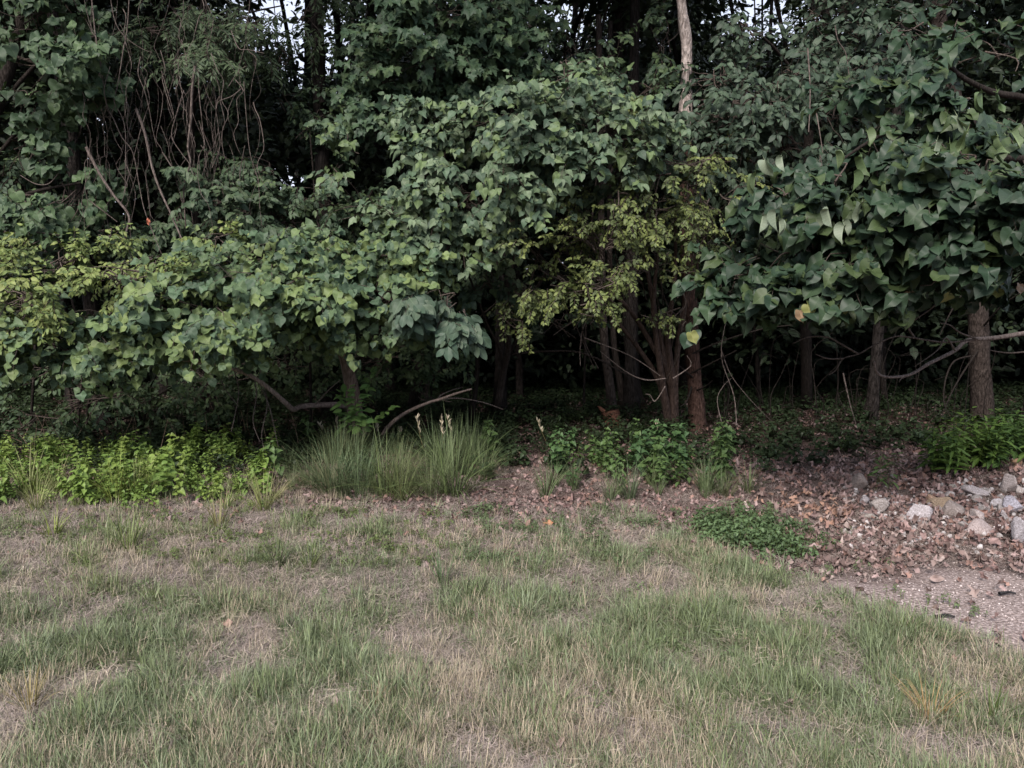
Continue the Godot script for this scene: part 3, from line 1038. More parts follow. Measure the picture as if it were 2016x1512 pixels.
func make_herbs():
	# dark ground cover on the floor of the wood
	var cover := [herb(4, 0.22, "broad", 0.075, 3, 0.1), herb(5, 0.16, "oval", 0.06, 3, 0.1)]
	var root := thing("ground_cover", "low dark green ground cover of small plants under the trees", "ground cover")
	root.set_meta("kind", "stuff")
	for q in 2:
		var xs := []
		var cs := []
		for k in 1900:
			var deep := lerpf(6.0, 14.0, pow(rng.randf(), 1.2))
			var x := rf(-1, 1) * (deep * 0.72 + 0.5)
			var p := on_ground(x, -deep)
			if x > 1.7 and deep < 9.5 and rng.randf() < 0.5:
				continue
			if deep < 6.6 and rng.randf() < 0.6:
				continue
			xs.append(turned(p, rf(0.5, 1.1)))
			cs.append(Color(0.042, 0.068, 0.032) * rf(0.4, 1.0))
		many("small_plants", cover[q].mesh(), leaf_mat(Color.WHITE, 0.5, 0.4), xs, cs, root)
	# creeping plants in the lawn edge
	var creep := herb(8, 0.075, "broad", 0.032, 2, 0.12).mesh()
	var croot := thing("creeping_weeds", "low creeping dark green weeds between lawn and leaf litter at right", "ground cover")
	croot.set_meta("kind", "stuff")
	var xs2 := []
	var cs2 := []
	for k in 105:
		var f := rng.randf()
		var p := G(lerpf(1390, 1600, f) + (rf(-30, 30) + rf(-30, 30)), lerpf(1038, 1085, f) + (rf(-20, 20) + rf(-20, 20)))
		xs2.append(turned(p, rf(0.7, 1.3)))
		cs2.append(Color(0.105, 0.165, 0.08) * rf(0.6, 1.25))
	for k in 130:
		var p := G(rf(900, 1520), rf(1000, 1120))
		xs2.append(turned(p, rf(0.4, 0.9)))
		cs2.append(Color(0.12, 0.165, 0.085) * rf(0.7, 1.2))
	for k in 170:
		var p := on_ground(rf(-3.6, 2.2), rf(-5.0, -2.1))
		xs2.append(turned(p, rf(0.3, 0.75)))
		cs2.append(Color(0.15, 0.2, 0.1) * rf(0.7, 1.2))
	for k in 150:
		var p := G(rf(20, 900), rf(1005, 1120))
		xs2.append(turned(p, rf(0.4, 0.8)))
		cs2.append(Color(0.12, 0.16, 0.06) * rf(0.7, 1.2))
	many("creepers", creep, leaf_mat(Color.WHITE, 0.5, 0.4), xs2, cs2, croot)
	# plants that stand out one by one
	var kinds := [herb(3, 0.3, "broad", 0.085, 5, 0.05), herb(4, 0.24, "oval", 0.075, 5, 0.07), herb(2, 0.36, "broad", 0.095, 6, 0.04), herb(4, 0.4, "slim", 0.13, 8, 0.07)]
	var km := []
	for k in kinds:
		km.append(k.mesh())
	for k in 260:
		var px := rf(-30, 530)
		var p := G(px, rf(895, 1000) - 12.0 * sin(px * 0.02))
		var o := put("weed_plant", km[rng.randi() % 3], leaf_mat([Color(0.2, 0.3, 0.075), Color(0.165, 0.26, 0.07), Color(0.23, 0.32, 0.085)][rng.randi() % 3], 0.5, 0.5))  # greens raised to stand in for light missing on this patch
		o.transform = turned(p, rf(0.42, 0.7) * (1.0 + 0.9 * patch.get_noise_2d(p.x * 2.5, p.z * 2.5)))
		tag(o, "bright yellow green leafy weed " + near(p), "weed", "bright weeds at the left lawn edge")
	for k in 46:
		var px := rf(1090, 1460)
		var p := G(px, rf(890, 965))
		var o := put("weed_plant", km[rng.randi() % 3], leaf_mat([Color(0.08, 0.15, 0.06), Color(0.065, 0.125, 0.055), Color(0.1, 0.165, 0.06)][rng.randi() % 3], 0.5, 0.5))
		o.transform = turned(p, rf(0.6, 1.05))
		tag(o, "dark green leafy weed " + near(p), "weed", "dark green weeds before the cedar")
	for k in 26:
		var px := rf(1825, 2060)
		var p := G(px, rf(905, 945) - (px - 1825) * 0.13)
		var o := put("weed_plant", km[3], leaf_mat([Color(0.07, 0.13, 0.04), Color(0.1, 0.17, 0.04)][rng.randi() % 2], 0.5, 0.5))
		o.transform = turned(p, rf(0.7, 1.0))
		tag(o, "tall green narrow leaved weed " + near(p), "weed", "tall weeds behind the rocks")
	for e in [[1738, 966, 0.75, "small bright green plant growing beside the upright grey brown rock"], [1662, 890, 0.4, "tiny green seedling in the leaf litter left of the rocks"]]:
		var o := put("small_plant", km[3], leaf_mat(Color(0.1, 0.17, 0.06), 0.5, 0.5))
		o.transform = turned(G(e[0], e[1]), e[2])
		tag(o, e[3], "plant")
	for e in [[625, 880, "green weed with broad leaves left of the low tree stump base"], [560, 940, "green weed between the bright patch and the tall grass"], [985, 905, "green weed right of the tall grass tufts"], [940, 900, "leafy weed behind the right tall grass tuft"]]:
		var o := put("weed_plant", km[2], leaf_mat(Color(0.1, 0.165, 0.06), 0.5, 0.5))
		o.transform = turned(G(e[0], e[1]), 0.9)
		tag(o, e[2], "weed")
	# tall tufts
	var tall := [tuft(230, 0.16, 0.5, 0.0045, 0.9), tuft(120, 0.08, 0.5, 0.0048, 1.2), tuft(60, 0.05, 0.36, 0.006, 0.7), tuft(46, 0.04, 0.2, 0.004, 0.7)]
	var tm := []
	for k in tall:
		tm.append(k.mesh())
	var spots := [
		[895, 975, 1, 1.0, Color(0.13, 0.18, 0.075), "tall arching green grass tuft in front of the leaf litter"],
		[660, 968, 0, 0.78, Color(0.115, 0.165, 0.085), "dense bluish green grass tuft below the low tree"],
		[705, 972, 0, 0.74, Color(0.12, 0.17, 0.09), "thick grass tuft right of the dense bluish one"],
		[760, 974, 1, 0.85, Color(0.15, 0.2, 0.085), "loose grass tuft with long stalks between the two big ones"],
		[790, 985, 1, 0.62, Color(0.18, 0.22, 0.09), "pale green thin grass tuft left of the arching tuft"],
		[925, 905, 0, 0.72, Color(0.12, 0.165, 0.08), "tall seeding grass tuft behind the arching tuft"],
		[860, 915, 1, 0.8, Color(0.11, 0.155, 0.08), "grass tuft in shade left of the seeding tuft"],
		[230, 992, 2, 1.0, Color(0.26, 0.32, 0.08), "bright yellow green grass tuft in the left weed patch"],
		[285, 985, 2, 0.8, Color(0.22, 0.29, 0.08), "second bright grass tuft just right of the yellow green one"],
		[105, 1060, 3, 1.0, Color(0.25, 0.31, 0.08), "small bright grass tuft on the lawn at far left"],
		[255, 1085, 3, 1.25, Color(0.19, 0.24, 0.09), "small green grass tuft on the lawn below the weed patch"],
		[1240, 985, 2, 0.8, Color(0.11, 0.15, 0.085), "grey green grass tuft below the dark weeds"],
		[1200, 990, 2, 0.62, Color(0.13, 0.17, 0.09), "short grey green grass tuft left of its bigger neighbour"],
		[1090, 960, 2, 0.7, Color(0.12, 0.155, 0.075), "thin grass tuft at the right of the leaf litter gap"],
		[1130, 965, 2, 0.65, Color(0.115, 0.15, 0.075), "fine grass tuft left of the dark weeds"],
		[1420, 975, 2, 0.7, Color(0.12, 0.16, 0.08), "grass tuft under the right end of the dark weeds"],
		[545, 985, 2, 0.55, Color(0.3, 0.27, 0.16), "straw coloured grass tuft right of the bright weed patch"],
		[430, 1040, 3, 1.1, Color(0.28, 0.26, 0.13), "dry yellowish grass tuft on the upper lawn"],
		[1830, 1420, 3, 0.8, Color(0.42, 0.29, 0.15), "dry orange tan grass tuft at the lower right"],
		[1775, 1250, 3, 0.65, Color(0.14, 0.19, 0.07), "green grass tuft at the edge of the gravel patch"],
		[1950, 1420, 3, 0.8, Color(0.12, 0.17, 0.06), "dark green grass tuft in the lower right corner"],
		[990, 1095, 3, 0.8, Color(0.42, 0.34, 0.26), "pale dry grass tuft in the middle of the lawn"],
		[545, 1120, 3, 1.0, Color(0.1, 0.14, 0.07), "dark green grass tuft on bare ground at left centre"],
		[610, 1120, 3, 0.9, Color(0.17, 0.22, 0.08), "light green grass tuft right of the dark one"],
		[870, 1150, 3, 0.95, Color(0.12, 0.18, 0.09), "blue green grass tuft above the reddish bare spot"],
		[735, 1400, 3, 0.45, Color(0.46, 0.3, 0.19), "tiny orange dry grass tuft in the lower lawn"],
		[60, 1400, 3, 0.75, Color(0.33, 0.27, 0.12), "tan grass tuft at the left edge of the lawn"],
		[560, 1250, 3, 0.75, Color(0.11, 0.16, 0.075), "bluish green grass tuft on the left middle lawn"],
	]
	for e in spots:
		var o := put("grass_tuft", tm[e[2]], leaf_mat(e[4], 0.55, 0.3))
		o.transform = turned(G(e[0], e[1]), e[3] * (1.35 if e[2] < 2 else 1.15), 0.05)
		tag(o, e[5], "grass tuft")
	for k in 26:
		var px := rf(560, 1020) if k < 16 else rf(1020, 1480)
		var p := G(px, rf(895, 985) if k < 16 else rf(950, 990))
		var kk := rng.randi() % 2 if k < 16 else 2
		var o := put("grass_tuft", tm[kk], leaf_mat([Color(0.13, 0.175, 0.085), Color(0.16, 0.2, 0.1), Color(0.2, 0.21, 0.12)][rng.randi() % 3], 0.55, 0.3))
		o.transform = turned(p, rf(0.5, 0.95), 0.12)
		tag(o, "thin arching grass tuft " + near(p), "grass tuft", "grass tufts along the wood edge")
	for k in 14:
		var p := G(rf(-10, 520), rf(950, 1010))
		var o := put("grass_tuft", tm[2 if k % 2 else 3], leaf_mat([Color(0.22, 0.29, 0.09), Color(0.26, 0.28, 0.12)][k % 2], 0.55, 0.3))
		o.transform = turned(p, rf(0.6, 1.2), 0.12)
		tag(o, "light green grass tuft " + near(p), "grass tuft", "grass tufts among the left weeds")
	for e in [[1085, 890, 1058, 828, "pale seeding grass stalk leaning left before the dark wood"], [1293, 868, 1294, 832, "upright yellow seeding grass stalk below the many stemmed shrub"], [650, 870, 628, 836, "pale seeding grass stalk left of the low tree trunk"],
			[668, 880, 662, 822, "white seeding grass stalk close to the low tree trunk"], [795, 880, 786, 842, "short brown seeding grass stalk right of the leaning branch"], [840, 905, 820, 822, "dark seeding grass stalk behind the grass tufts"],
			[880, 910, 868, 822, "seeding grass stalk above the arching tuft"], [905, 905, 880, 820, "slanting seeding grass stalk at the tall seeding tuft"], [745, 875, 742, 835, "dry brown seeding grass stalk at the foot of the leaning branch"], [1272, 900, 1264, 880, "small whitish seeding stalk among the dark weeds"]]:
		var foot := G(e[0], e[1])
		seed_head(foot, P(e[2], e[3], -foot.z - 0.03), e[4])

func _ready():
	rng.seed = 20240611
	lump.frequency = 0.35
	lump.seed = 3
	patch.frequency = 0.5
	patch.seed = 11
	patch.fractal_octaves = 3
	fine.frequency = 0.1
	fine.seed = 5
	# camera
	var cam := Camera3D.new()
	cam.name = "camera"
	cam.position = EYE
	cam.rotation.x = PITCH
	cam.fov = 53.13
	cam.far = 500
	add_child(cam)
	# sky: an even dusk sky, and the wide bright west behind the camera
	var we := WorldEnvironment.new()
	we.name = "surroundings"
	var env := Environment.new()
	env.background_mode = Environment.BG_SKY
	var sm := ProceduralSkyMaterial.new()
	sm.sky_top_color = lin(0.235, 0.265, 0.33)
	sm.sky_horizon_color = lin(0.29, 0.305, 0.365)
	sm.sky_curve = 0.2
	sm.ground_bottom_color = lin(0.06, 0.06, 0.05)
	sm.ground_horizon_color = lin(0.12, 0.12, 0.12)
	sm.sun_angle_max = 1.0
	sm.use_debanding = false
	env.sky = Sky.new()
	env.sky.sky_material = sm
	env.tonemap_mode = Environment.TONE_MAPPER_LINEAR
	env.tonemap_exposure = 3.7
	env.sdfgi_enabled = true
	env.ssao_enabled = true
	env.ssil_enabled = true
	we.environment = env
	add_child(we)
	var sun := DirectionalLight3D.new()
	sun.name = "evening_light"
	sun.light_energy = 0.5
	sun.light_color = Color(1.0, 0.965, 0.94)
	sun.light_angular_distance = 25
	sun.shadow_enabled = true
	sun.rotation = Vector3(deg_to_rad(-43), deg_to_rad(-24), 0)
	add_child(sun)

	make_leaves()
	make_ground()
	woodland()

	# ------------------------------------------------------------ trunks and shrubs at the edge
	var cedar_bark := bark_mat(0.13, 0.08, 0.065, 6.0)
	var grey_bark := bark_mat(0.11, 0.09, 0.08, 6.0)
	var dark_bark := bark_mat(0.052, 0.043, 0.038, 6.0)  # darkened bark, standing in for shade deeper in the wood
	var pale_wood := bark_mat(0.78, 0.68, 0.63, 5.0)
	var twig_bark := bark_mat(0.2, 0.165, 0.145, 8.0)
	var vine_bark := bark_mat(0.27, 0.225, 0.205, 8.0)

	# cedar with a dead pale top
	var foot := G(1374, 846)
	var t := thing("cedar_tree", "slender cedar with shaggy red brown bark below and a bare pale dead top", "tree", foot)
	rod("trunk", [foot - Vector3(0, 0.05, 0)] + along([1373, 830, 1368, 760, 1362, 690, 1358, 600, 1354, 480, 1352, 330, 1350, 252], 7.95), 0.088, 0.066, cedar_bark, t, 14, 6, 0.35, 0.35)
	rod("dead_top", along([1350, 254, 1350, 200, 1351, 150, 1352, 90, 1346, 40, 1339, -20, 1330, -110], 7.95), 0.07, 0.04, pale_wood, t, 12, 6, 0.35)
	for e in [[1355, 700, 1420, 672, 1500, 648, 1560, 640], [1360, 735, 1400, 715, 1450, 690], [1362, 760, 1352, 790, 1340, 800], [1366, 745, 1330, 715, 1315, 705], [1368, 770, 1390, 760, 1402, 750]]:
		rod("dead_branch", along(e, 7.9, 7.5), 0.012, 0.004, dark_bark, t, 5)

	# the pair of slim trunks and others inside
	for e in [[[1206, 814, 1198, 740, 1191, 690, 1187, 600, 1184, 470], 9.1, 0.062, "slim greyish trunk, left one of the pair inside the opening"], [[1229, 812, 1219, 745, 1210, 690, 1204, 600, 1200, 470], 9.3, 0.05, "slim trunk, right one of the pair inside the opening"],
			[[1257, 806, 1246, 740, 1236, 660, 1230, 560, 1226, 430], 10.2, 0.075, "dark leaning trunk right of the slim pair"],
			[[1742, 806, 1736, 730, 1724, 620, 1716, 470], 9.9, 0.042, "thin dark trunk left of the big right trunk"], [[1494, 800, 1490, 700, 1484, 600], 10.5, 0.035, "very thin stem between the cedar and the dark trunk"]]:
		var pts := along(e[0], e[1])
		var f := on_ground(pts[0].x, pts[0].z)
		pts[0] = f
		t = thing("tree_trunk", e[3], "tree", f)
		pts.append(pts[-1] + Vector3(rf(-0.2, 0.2), 2.5, rf(-0.2, 0.2)))
		rod("trunk", pts, e[2], e[2] * 0.55, dark_bark if e[1] > 9.5 else grey_bark, t, 10, 5, 0.25, 0.3)  # trunks farther in take the bark darkened for shade
		for q in 3:
			var a: Vector3 = pts[-1].lerp(pts[-2], rf(0.1, 0.8))
			rod("limb", [a, a + Vector3(rf(-0.5, 0.5), 0.5, rf(-0.4, 0.4)), a + Vector3(rf(-1, 1), 0.9, rf(-0.8, 0.8))], 0.02, 0.006, dark_bark, t, 5)

	# big trunk on the right
	foot = G(1934, 834)
	t = thing("large_tree", "thick straight trunk with rough grey bark at the right, tall weeds at its foot", "tree", foot)
	rod("trunk", [foot - Vector3(0, 0.05, 0)] + along([1934, 820, 1930, 740, 1926, 640, 1918, 480, 1900, 300, 1862, 130, 1830, -100], 8.4), 0.122, 0.075, bark_mat(0.09, 0.072, 0.064, 6.0), t, 16, 6, 0.22, 0.4)
	for e in [[1915, 560, 1880, 600, 1850, 660], [1925, 690, 1895, 735, 1870, 780, 1850, 830], [1920, 700, 1880, 710, 1862, 745, 1858, 790, 1868, 815], [1940, 600, 1985, 560, 2030, 520], [1938, 640, 1975, 600, 2035, 560]]:
		rod("dead_branch", along(e, 8.3, 7.6), 0.012, 0.004, dark_bark, t, 5)

	# upper dark trunks seen through the leaves
	for e in [[[1240, 420, 1228, 210, 1220, 100, 1213, -60], 11.0, 0.085, "dark trunk showing between the leaves left of the dead cedar top"], [[752, 560, 745, 360, 738, 200, 730, -40], 11.2, 0.06, "dark trunk showing behind the leaves left of centre"], [[1010, 240, 1014, 60, 1010, -80], 10.8, 0.04, "thin dark trunk at the top behind the vine covered crown"]]:
		var pts := along(e[0], e[1])
		var f := on_ground(pts[0].x + 0.1, pts[0].z)
		t = thing("tree_trunk", e[3], "tree", f)
		pts.push_front(f)
		rod("trunk", pts, e[2] * 1.2, e[2], dark_bark, t, 9, 5, 0.2, 0.3)

	# low rotten stump inside the opening
	foot = G(1207, 838)
	t = thing("rotten_stump", "short reddish broken stump in front of the slim pair of trunks", "stump", foot)
	rod("stump_wood", [foot - Vector3(0, 0.05, 0), foot + Vector3(-0.015, 0.07, 0), foot + Vector3(-0.035, 0.155, 0)], 0.095, 0.082, bark_mat(0.34, 0.17, 0.12, 9.0), t, 14, 5, 0.4, 0.15)
	rod("splinter", [foot + Vector3(-0.1, 0.14, 0), foot + Vector3(-0.14, 0.19, 0.01), foot + Vector3(-0.17, 0.21, 0.02)], 0.03, 0.006, bark_mat(0.34, 0.17, 0.12, 9.0), t, 6, 3, 0.3)

	# ------------------------------------------------------------ left redbud
	foot = G(705, 868)
	var red := plant("redbud_tree", "low spreading tree with broad heart shaped leaves drooping over the left lawn edge", "tree", foot, {"leaf": "heart", "size": 0.088, "gap": 0.05, "cols": [Color(0.115, 0.175, 0.092), Color(0.092, 0.15, 0.09), Color(0.14, 0.2, 0.085), Color(0.065, 0.108, 0.068), Color(0.17, 0.23, 0.09)], "hang": 0.6, "up": 0.55, "front": 0.65, "droop": 0.1, "messy": 0.5})
	rod("trunk", [foot - Vector3(0, 0.05, 0)] + along([706, 850, 700, 815, 692, 760, 680, 710, 668, 670, 655, 620], 7.45, 7.1), 0.1, 0.035, bark_mat(0.46, 0.35, 0.29, 6.0), red.root, 14, 6, 0.3, 0.5)  # bark lightened to make up for the shade on the trunk
	for e in [[690, 750, 690, 690, 700, 640, 720, 590], [684, 725, 672, 680, 690, 620, 650, 540], [676, 700, 640, 650, 560, 600, 430, 570], [668, 672, 600, 630, 480, 610, 300, 620, 120, 640], [690, 740, 740, 660, 790, 590, 840, 560]]:
		rod("branch", along(e, 7.4, 6.5), 0.03, 0.01, grey_bark, red.root, 7)
	rod("low_branch", along([704, 802, 660, 797, 620, 798, 590, 801, 577, 806, 562, 793, 530, 765, 490, 738, 430, 718, 350, 706, 270, 690], 7.4, 6.0), 0.03, 0.013, bark_mat(0.55, 0.44, 0.39, 7.0), red.root, 9, 5, 0.25)  # bark painted paler so the branch reads lit under the canopy
	for e in [[622, 796, 645, 770, 670, 748], [500, 742, 505, 780, 498, 830, 512, 870], [508, 748, 530, 800, 548, 880], [460, 725, 470, 770, 462, 820, 455, 850], [520, 760, 526, 800, 515, 860, 530, 910], [430, 718, 440, 760, 470, 800]]:
		rod("twig", along(e, 6.7, 6.5), 0.007, 0.003, vine_bark, red.root, 4)
	mass(red, [[90, 660, 6.2, 170, 62, 0.4, 68], [250, 625, 6.2, 130, 60, 0.45, 65], [330, 660, 6.1, 110, 50, 0.4, 50], [420, 600, 6.2, 150, 75, 0.5, 86], [540, 575, 6.3, 130, 85, 0.5, 94], [640, 610, 6.3, 120, 62, 0.45, 79], [760, 585, 6.5, 90, 65, 0.45, 61], [600, 500, 6.7, 130, 45, 0.5, 58], [460, 520, 6.6, 120, 50, 0.5, 43], [160, 705, 6.1, 70, 30, 0.3, 17], [730, 500, 6.8, 120, 60, 0.5, 58], [840, 500, 6.9, 80, 60, 0.4, 36]], 0.32)
	finish(red, twig_bark)

	# bright shoots at its foot
	var shoots := plant("bright_shoots", "bright green leafy shoots growing round the low tree trunk", "shoot", G(690, 870), {"leaf": "oval", "size": 0.11, "gap": 0.045, "cols": [Color(0.17, 0.3, 0.09), Color(0.13, 0.25, 0.08), Color(0.2, 0.34, 0.1)], "hang": 0.25, "droop": -0.06, "pairs": true, "up": 0.8, "front": 0.5})
	for e in [[690, 840, 705, 745], [700, 850, 728, 760], [690, 850, 662, 790], [700, 850, 690, 800], [705, 850, 735, 805]]:
		var a := P(e[0], e[1], 6.95)
		spray(shoots, a, P(e[2], e[3], 6.7) - a, a.distance_to(P(e[2], e[3], 6.7)))
	finish(shoots, twig_bark)

	# leaning bare branch right of the trunk
	t = thing("bare_branch", "bare leaning branch rising to the right from the foot of the low tree", "branch", G(750, 872))
	rod("main_stem", [t.position] + along([754, 855, 770, 834, 800, 812, 840, 794, 866, 786, 900, 774, 928, 766], 7.1, 6.5), 0.022, 0.008, bark_mat(0.55, 0.44, 0.39, 7.0), t, 8, 5, 0.2)  # stem colour raised to imitate light the canopy keeps off
	rod("side_twig", along([862, 788, 868, 778, 890, 768, 912, 762], 6.8), 0.008, 0.003, vine_bark, t, 5)
	rod("side_twig", along([864, 787, 900, 784, 950, 792, 990, 806], 6.8, 6.9), 0.008, 0.003, vine_bark, t, 5)
	rod("side_twig", along([866, 786, 880, 790, 890, 791], 6.8), 0.006, 0.003, vine_bark, t, 5)

	# ------------------------------------------------------------ yellow green shrub at the left
	foot = G(150, 880)
	var yel := plant("spicebush", "shrub with small yellowish leaves behind the heart leaved tree at the left", "shrub", foot + Vector3(0, 0, -0.3), {"leaf": "oval", "size": 0.062, "gap": 0.03, "cols": [Color(0.175, 0.235, 0.08), Color(0.21, 0.265, 0.085), Color(0.13, 0.185, 0.07), Color(0.24, 0.285, 0.095)], "hang": 0.45, "up": 0.5, "front": 0.6, "messy": 0.5, "pairs": true})
	for e in [[150, 880, 160, 700, 130, 560, 60, 500], [165, 880, 190, 700, 250, 560, 330, 520], [150, 880, 130, 740, 60, 600, -40, 540], [165, 880, 200, 680, 320, 520, 430, 470]]:
		rod("stem", along(e, 7.3, 6.8), 0.016, 0.006, grey_bark, yel.root, 6)
	mass(yel, [[60, 590, 6.05, 90, 60, 0.25, 72], [120, 520, 6.7, 100, 40, 0.3, 26], [100, 480, 6.8, 80, 30, 0.25, 22], [250, 545, 6.2, 110, 40, 0.25, 41], [210, 470, 6.8, 50, 30, 0.2, 12], [320, 520, 6.6, 90, 28, 0.3, 26], [430, 465, 6.7, 50, 40, 0.2, 22], [370, 550, 6.15, 90, 30, 0.2, 22], [40, 640, 5.95, 80, 40, 0.2, 26], [120, 740, 6.4, 60, 50, 0.2, 14], [20, 520, 6.7, 60, 40, 0.3, 19]], 0.2)
	finish(yel, twig_bark)

	# dark shrub under the low tree
	foot = G(280, 872)
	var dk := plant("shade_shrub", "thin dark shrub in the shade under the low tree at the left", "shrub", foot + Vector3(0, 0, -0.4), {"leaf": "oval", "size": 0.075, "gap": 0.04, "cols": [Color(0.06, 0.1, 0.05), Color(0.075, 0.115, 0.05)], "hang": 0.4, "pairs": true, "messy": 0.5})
	for e in [[280, 880, 275, 820, 260, 780, 200, 740], [282, 880, 290, 800, 340, 760, 400, 720], [284, 880, 270, 830, 190, 850, 80, 840], [284, 880, 276, 820, 230, 830, 190, 840], [460, 880, 470, 820, 440, 760]]:
		rod("stem", along(e, 7.7, 7.4), 0.014, 0.005, dark_bark, dk.root, 6)
	mass(dk, [[150, 790, 7.2, 120, 40, 0.4, 26], [60, 830, 7.2, 100, 30, 0.4, 20], [400, 750, 7.6, 160, 50, 0.5, 50], [560, 720, 7.9, 130, 50, 0.5, 46], [300, 800, 7.7, 140, 50, 0.5, 30], [760, 700, 8.4, 120, 70, 0.6, 60], [830, 780, 8.6, 90, 50, 0.5, 30], [120, 720, 7.5, 150, 50, 0.5, 40]], 0.25)
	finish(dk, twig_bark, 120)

	# ------------------------------------------------------------ drooping narrow leaves beside it
	foot = G(930, 832)
	var hick := plant("hickory_sapling", "sapling with drooping long leaflets beside the dark opening in the middle", "tree", foot, {"leaf": "oval", "size": 0.15, "gap": 0.055, "cols": [Color(0.075, 0.115, 0.085), Color(0.06, 0.1, 0.07), Color(0.09, 0.13, 0.09)], "hang": 0.9, "droop": 0.22, "pairs": true, "up": 0.45, "front": 0.7, "messy": 0.3})
	rod("trunk", [foot] + along([930, 820, 940, 700, 915, 600, 880, 520, 850, 420], 8.0, 7.0), 0.03, 0.012, dark_bark, hick.root, 7)
	mass(hick, [[840, 600, 6.2, 50, 35, 0.25, 9], [880, 590, 6.2, 40, 30, 0.2, 8], [870, 640, 6.2, 40, 20, 0.2, 6], [905, 620, 6.2, 25, 20, 0.2, 5]], 0.24)
	finish(hick, twig_bark)

	# ------------------------------------------------------------ the broad pale green mass in the middle
	foot = G(978, 812)
	var mid := plant("mulberry_tree", "bushy light green tree in the middle, its stems forking above the dark opening", "tree", foot, {"leaf": "broad", "size": 0.1, "gap": 0.048, "cols": [Color(0.12, 0.175, 0.105), Color(0.095, 0.15, 0.098), Color(0.14, 0.2, 0.092), Color(0.066, 0.105, 0.072), Color(0.175, 0.235, 0.15)], "hang": 0.55, "up": 0.55, "front": 0.65, "messy": 0.55})
	rod("trunk", [foot] + along([980, 800, 990, 740, 1000, 690, 1000, 640, 998, 560, 980, 460, 990, 330], 8.3, 7.3), 0.045, 0.018, grey_bark, mid.root, 9, 5, 0.25, 0.3)
	for e in [[1000, 700, 1020, 660, 1035, 600, 1060, 500, 1100, 380], [992, 740, 985, 690, 960, 640, 930, 560, 880, 450], [1000, 560, 1040, 430, 1120, 300, 1160, 240], [990, 560, 920, 430, 850, 330], [1035, 600, 1120, 470, 1220, 330]]:
		rod("branch", along(e, 8.2, 7.1), 0.02, 0.008, grey_bark, mid.root, 6)
	rod("arching_branch", along([1005, 698, 1040, 694, 1100, 691, 1140, 694, 1180, 708, 1230, 735, 1280, 748, 1320, 746], 8.2, 8.0), 0.014, 0.008, grey_bark, mid.root, 6)
	for e in [[930, 720, 925, 780, 940, 840], [1010, 690, 1030, 720, 1020, 760], [960, 640, 930, 700, 926, 840]]:
		rod("twig", along(e, 8.2), 0.008, 0.004, dark_bark, mid.root, 5)
	mass(mid, [[1080, 225, 6.7, 150, 55, 0.45, 88], [1190, 260, 6.7, 110, 55, 0.4, 64], [1000, 260, 6.8, 110, 55, 0.45, 64], [1130, 310, 6.6, 120, 45, 0.4, 56], [1000, 340, 6.7, 90, 70, 0.45, 64], [880, 250, 7.1, 90, 45, 0.4, 40], [860, 330, 7.1, 90, 60, 0.4, 40], [930, 400, 6.9, 100, 60, 0.45, 64], [830, 440, 6.9, 90, 60, 0.4, 48], [910, 480, 6.9, 90, 55, 0.4, 48], [1120, 140, 6.9, 60, 60, 0.3, 21], [1180, 180, 6.9, 60, 50, 0.3, 21], [1240, 320, 6.8, 70, 60, 0.3, 29], [660, 340, 7.3, 50, 40, 0.25, 11], [700, 290, 7.3, 50, 40, 0.25, 8], [650, 250, 7.4, 30, 30, 0.2, 5], [780, 400, 7.2, 60, 70, 0.35, 21], [1020, 420, 6.9, 60, 50, 0.3, 21], [960, 560, 7.4, 60, 50, 0.3, 19]], 0.28)
	finish(mid, twig_bark)

	# vine covered crown above
	foot = on_ground(-1.2, -9.0)
	var top := plant("vine_covered_tree", "tree at the top centre left whose crown is draped in lobed vine leaves", "tree", foot, {"leaf": "lobed", "size": 0.115, "gap": 0.055, "cols": [Color(0.075, 0.125, 0.07), Color(0.06, 0.105, 0.065), Color(0.09, 0.14, 0.07), Color(0.05, 0.09, 0.055)], "hang": 0.65, "up": 0.5, "front": 0.65})
	rod("trunk", [foot] + along([830, 700, 835, 500, 840, 300, 860, 100, 870, -100], 9.0, 8.4), 0.07, 0.035, dark_bark, top.root, 9)
	for e in [[835, 480, 780, 300, 740, 160], [838, 320, 920, 150, 1000, 90], [860, 120, 800, 60, 760, 30]]:
		rod("branch", along(e, 8.8, 8.2), 0.025, 0.01, dark_bark, top.root, 6)
	mass(top, [[790, 60, 7.9, 90, 60, 0.5, 43], [880, 40, 8.0, 110, 50, 0.5, 48], [840, 110, 7.8, 120, 50, 0.5, 58], [940, 130, 7.9, 90, 45, 0.4, 40], [760, 150, 7.9, 70, 50, 0.4, 32], [1010, 110, 8.1, 70, 50, 0.4, 29], [720, 200, 7.9, 50, 60, 0.3, 19], [980, 180, 8.0, 90, 30, 0.4, 26], [870, 180, 8.1, 100, 40, 0.4, 29], [980, 20, 8.3, 80, 40, 0.4, 29], [770, 260, 7.9, 50, 60, 0.3, 19]], 0.32)
	finish(top, twig_bark, 260)

	# ------------------------------------------------------------ olive shrub with bare twigs
	foot = G(1322, 852)
	var oli := plant("many_stemmed_shrub", "many stemmed shrub with small olive yellow leaves and bare dead twigs left of the cedar", "shrub", foot, {"leaf": "oval", "size": 0.05, "gap": 0.024, "cols": [Color(0.15, 0.19, 0.065), Color(0.115, 0.15, 0.06), Color(0.2, 0.24, 0.08), Color(0.09, 0.115, 0.05)], "hang": 0.4, "droop": 0.12, "pairs": true, "messy": 0.6, "up": 0.4, "front": 0.5})
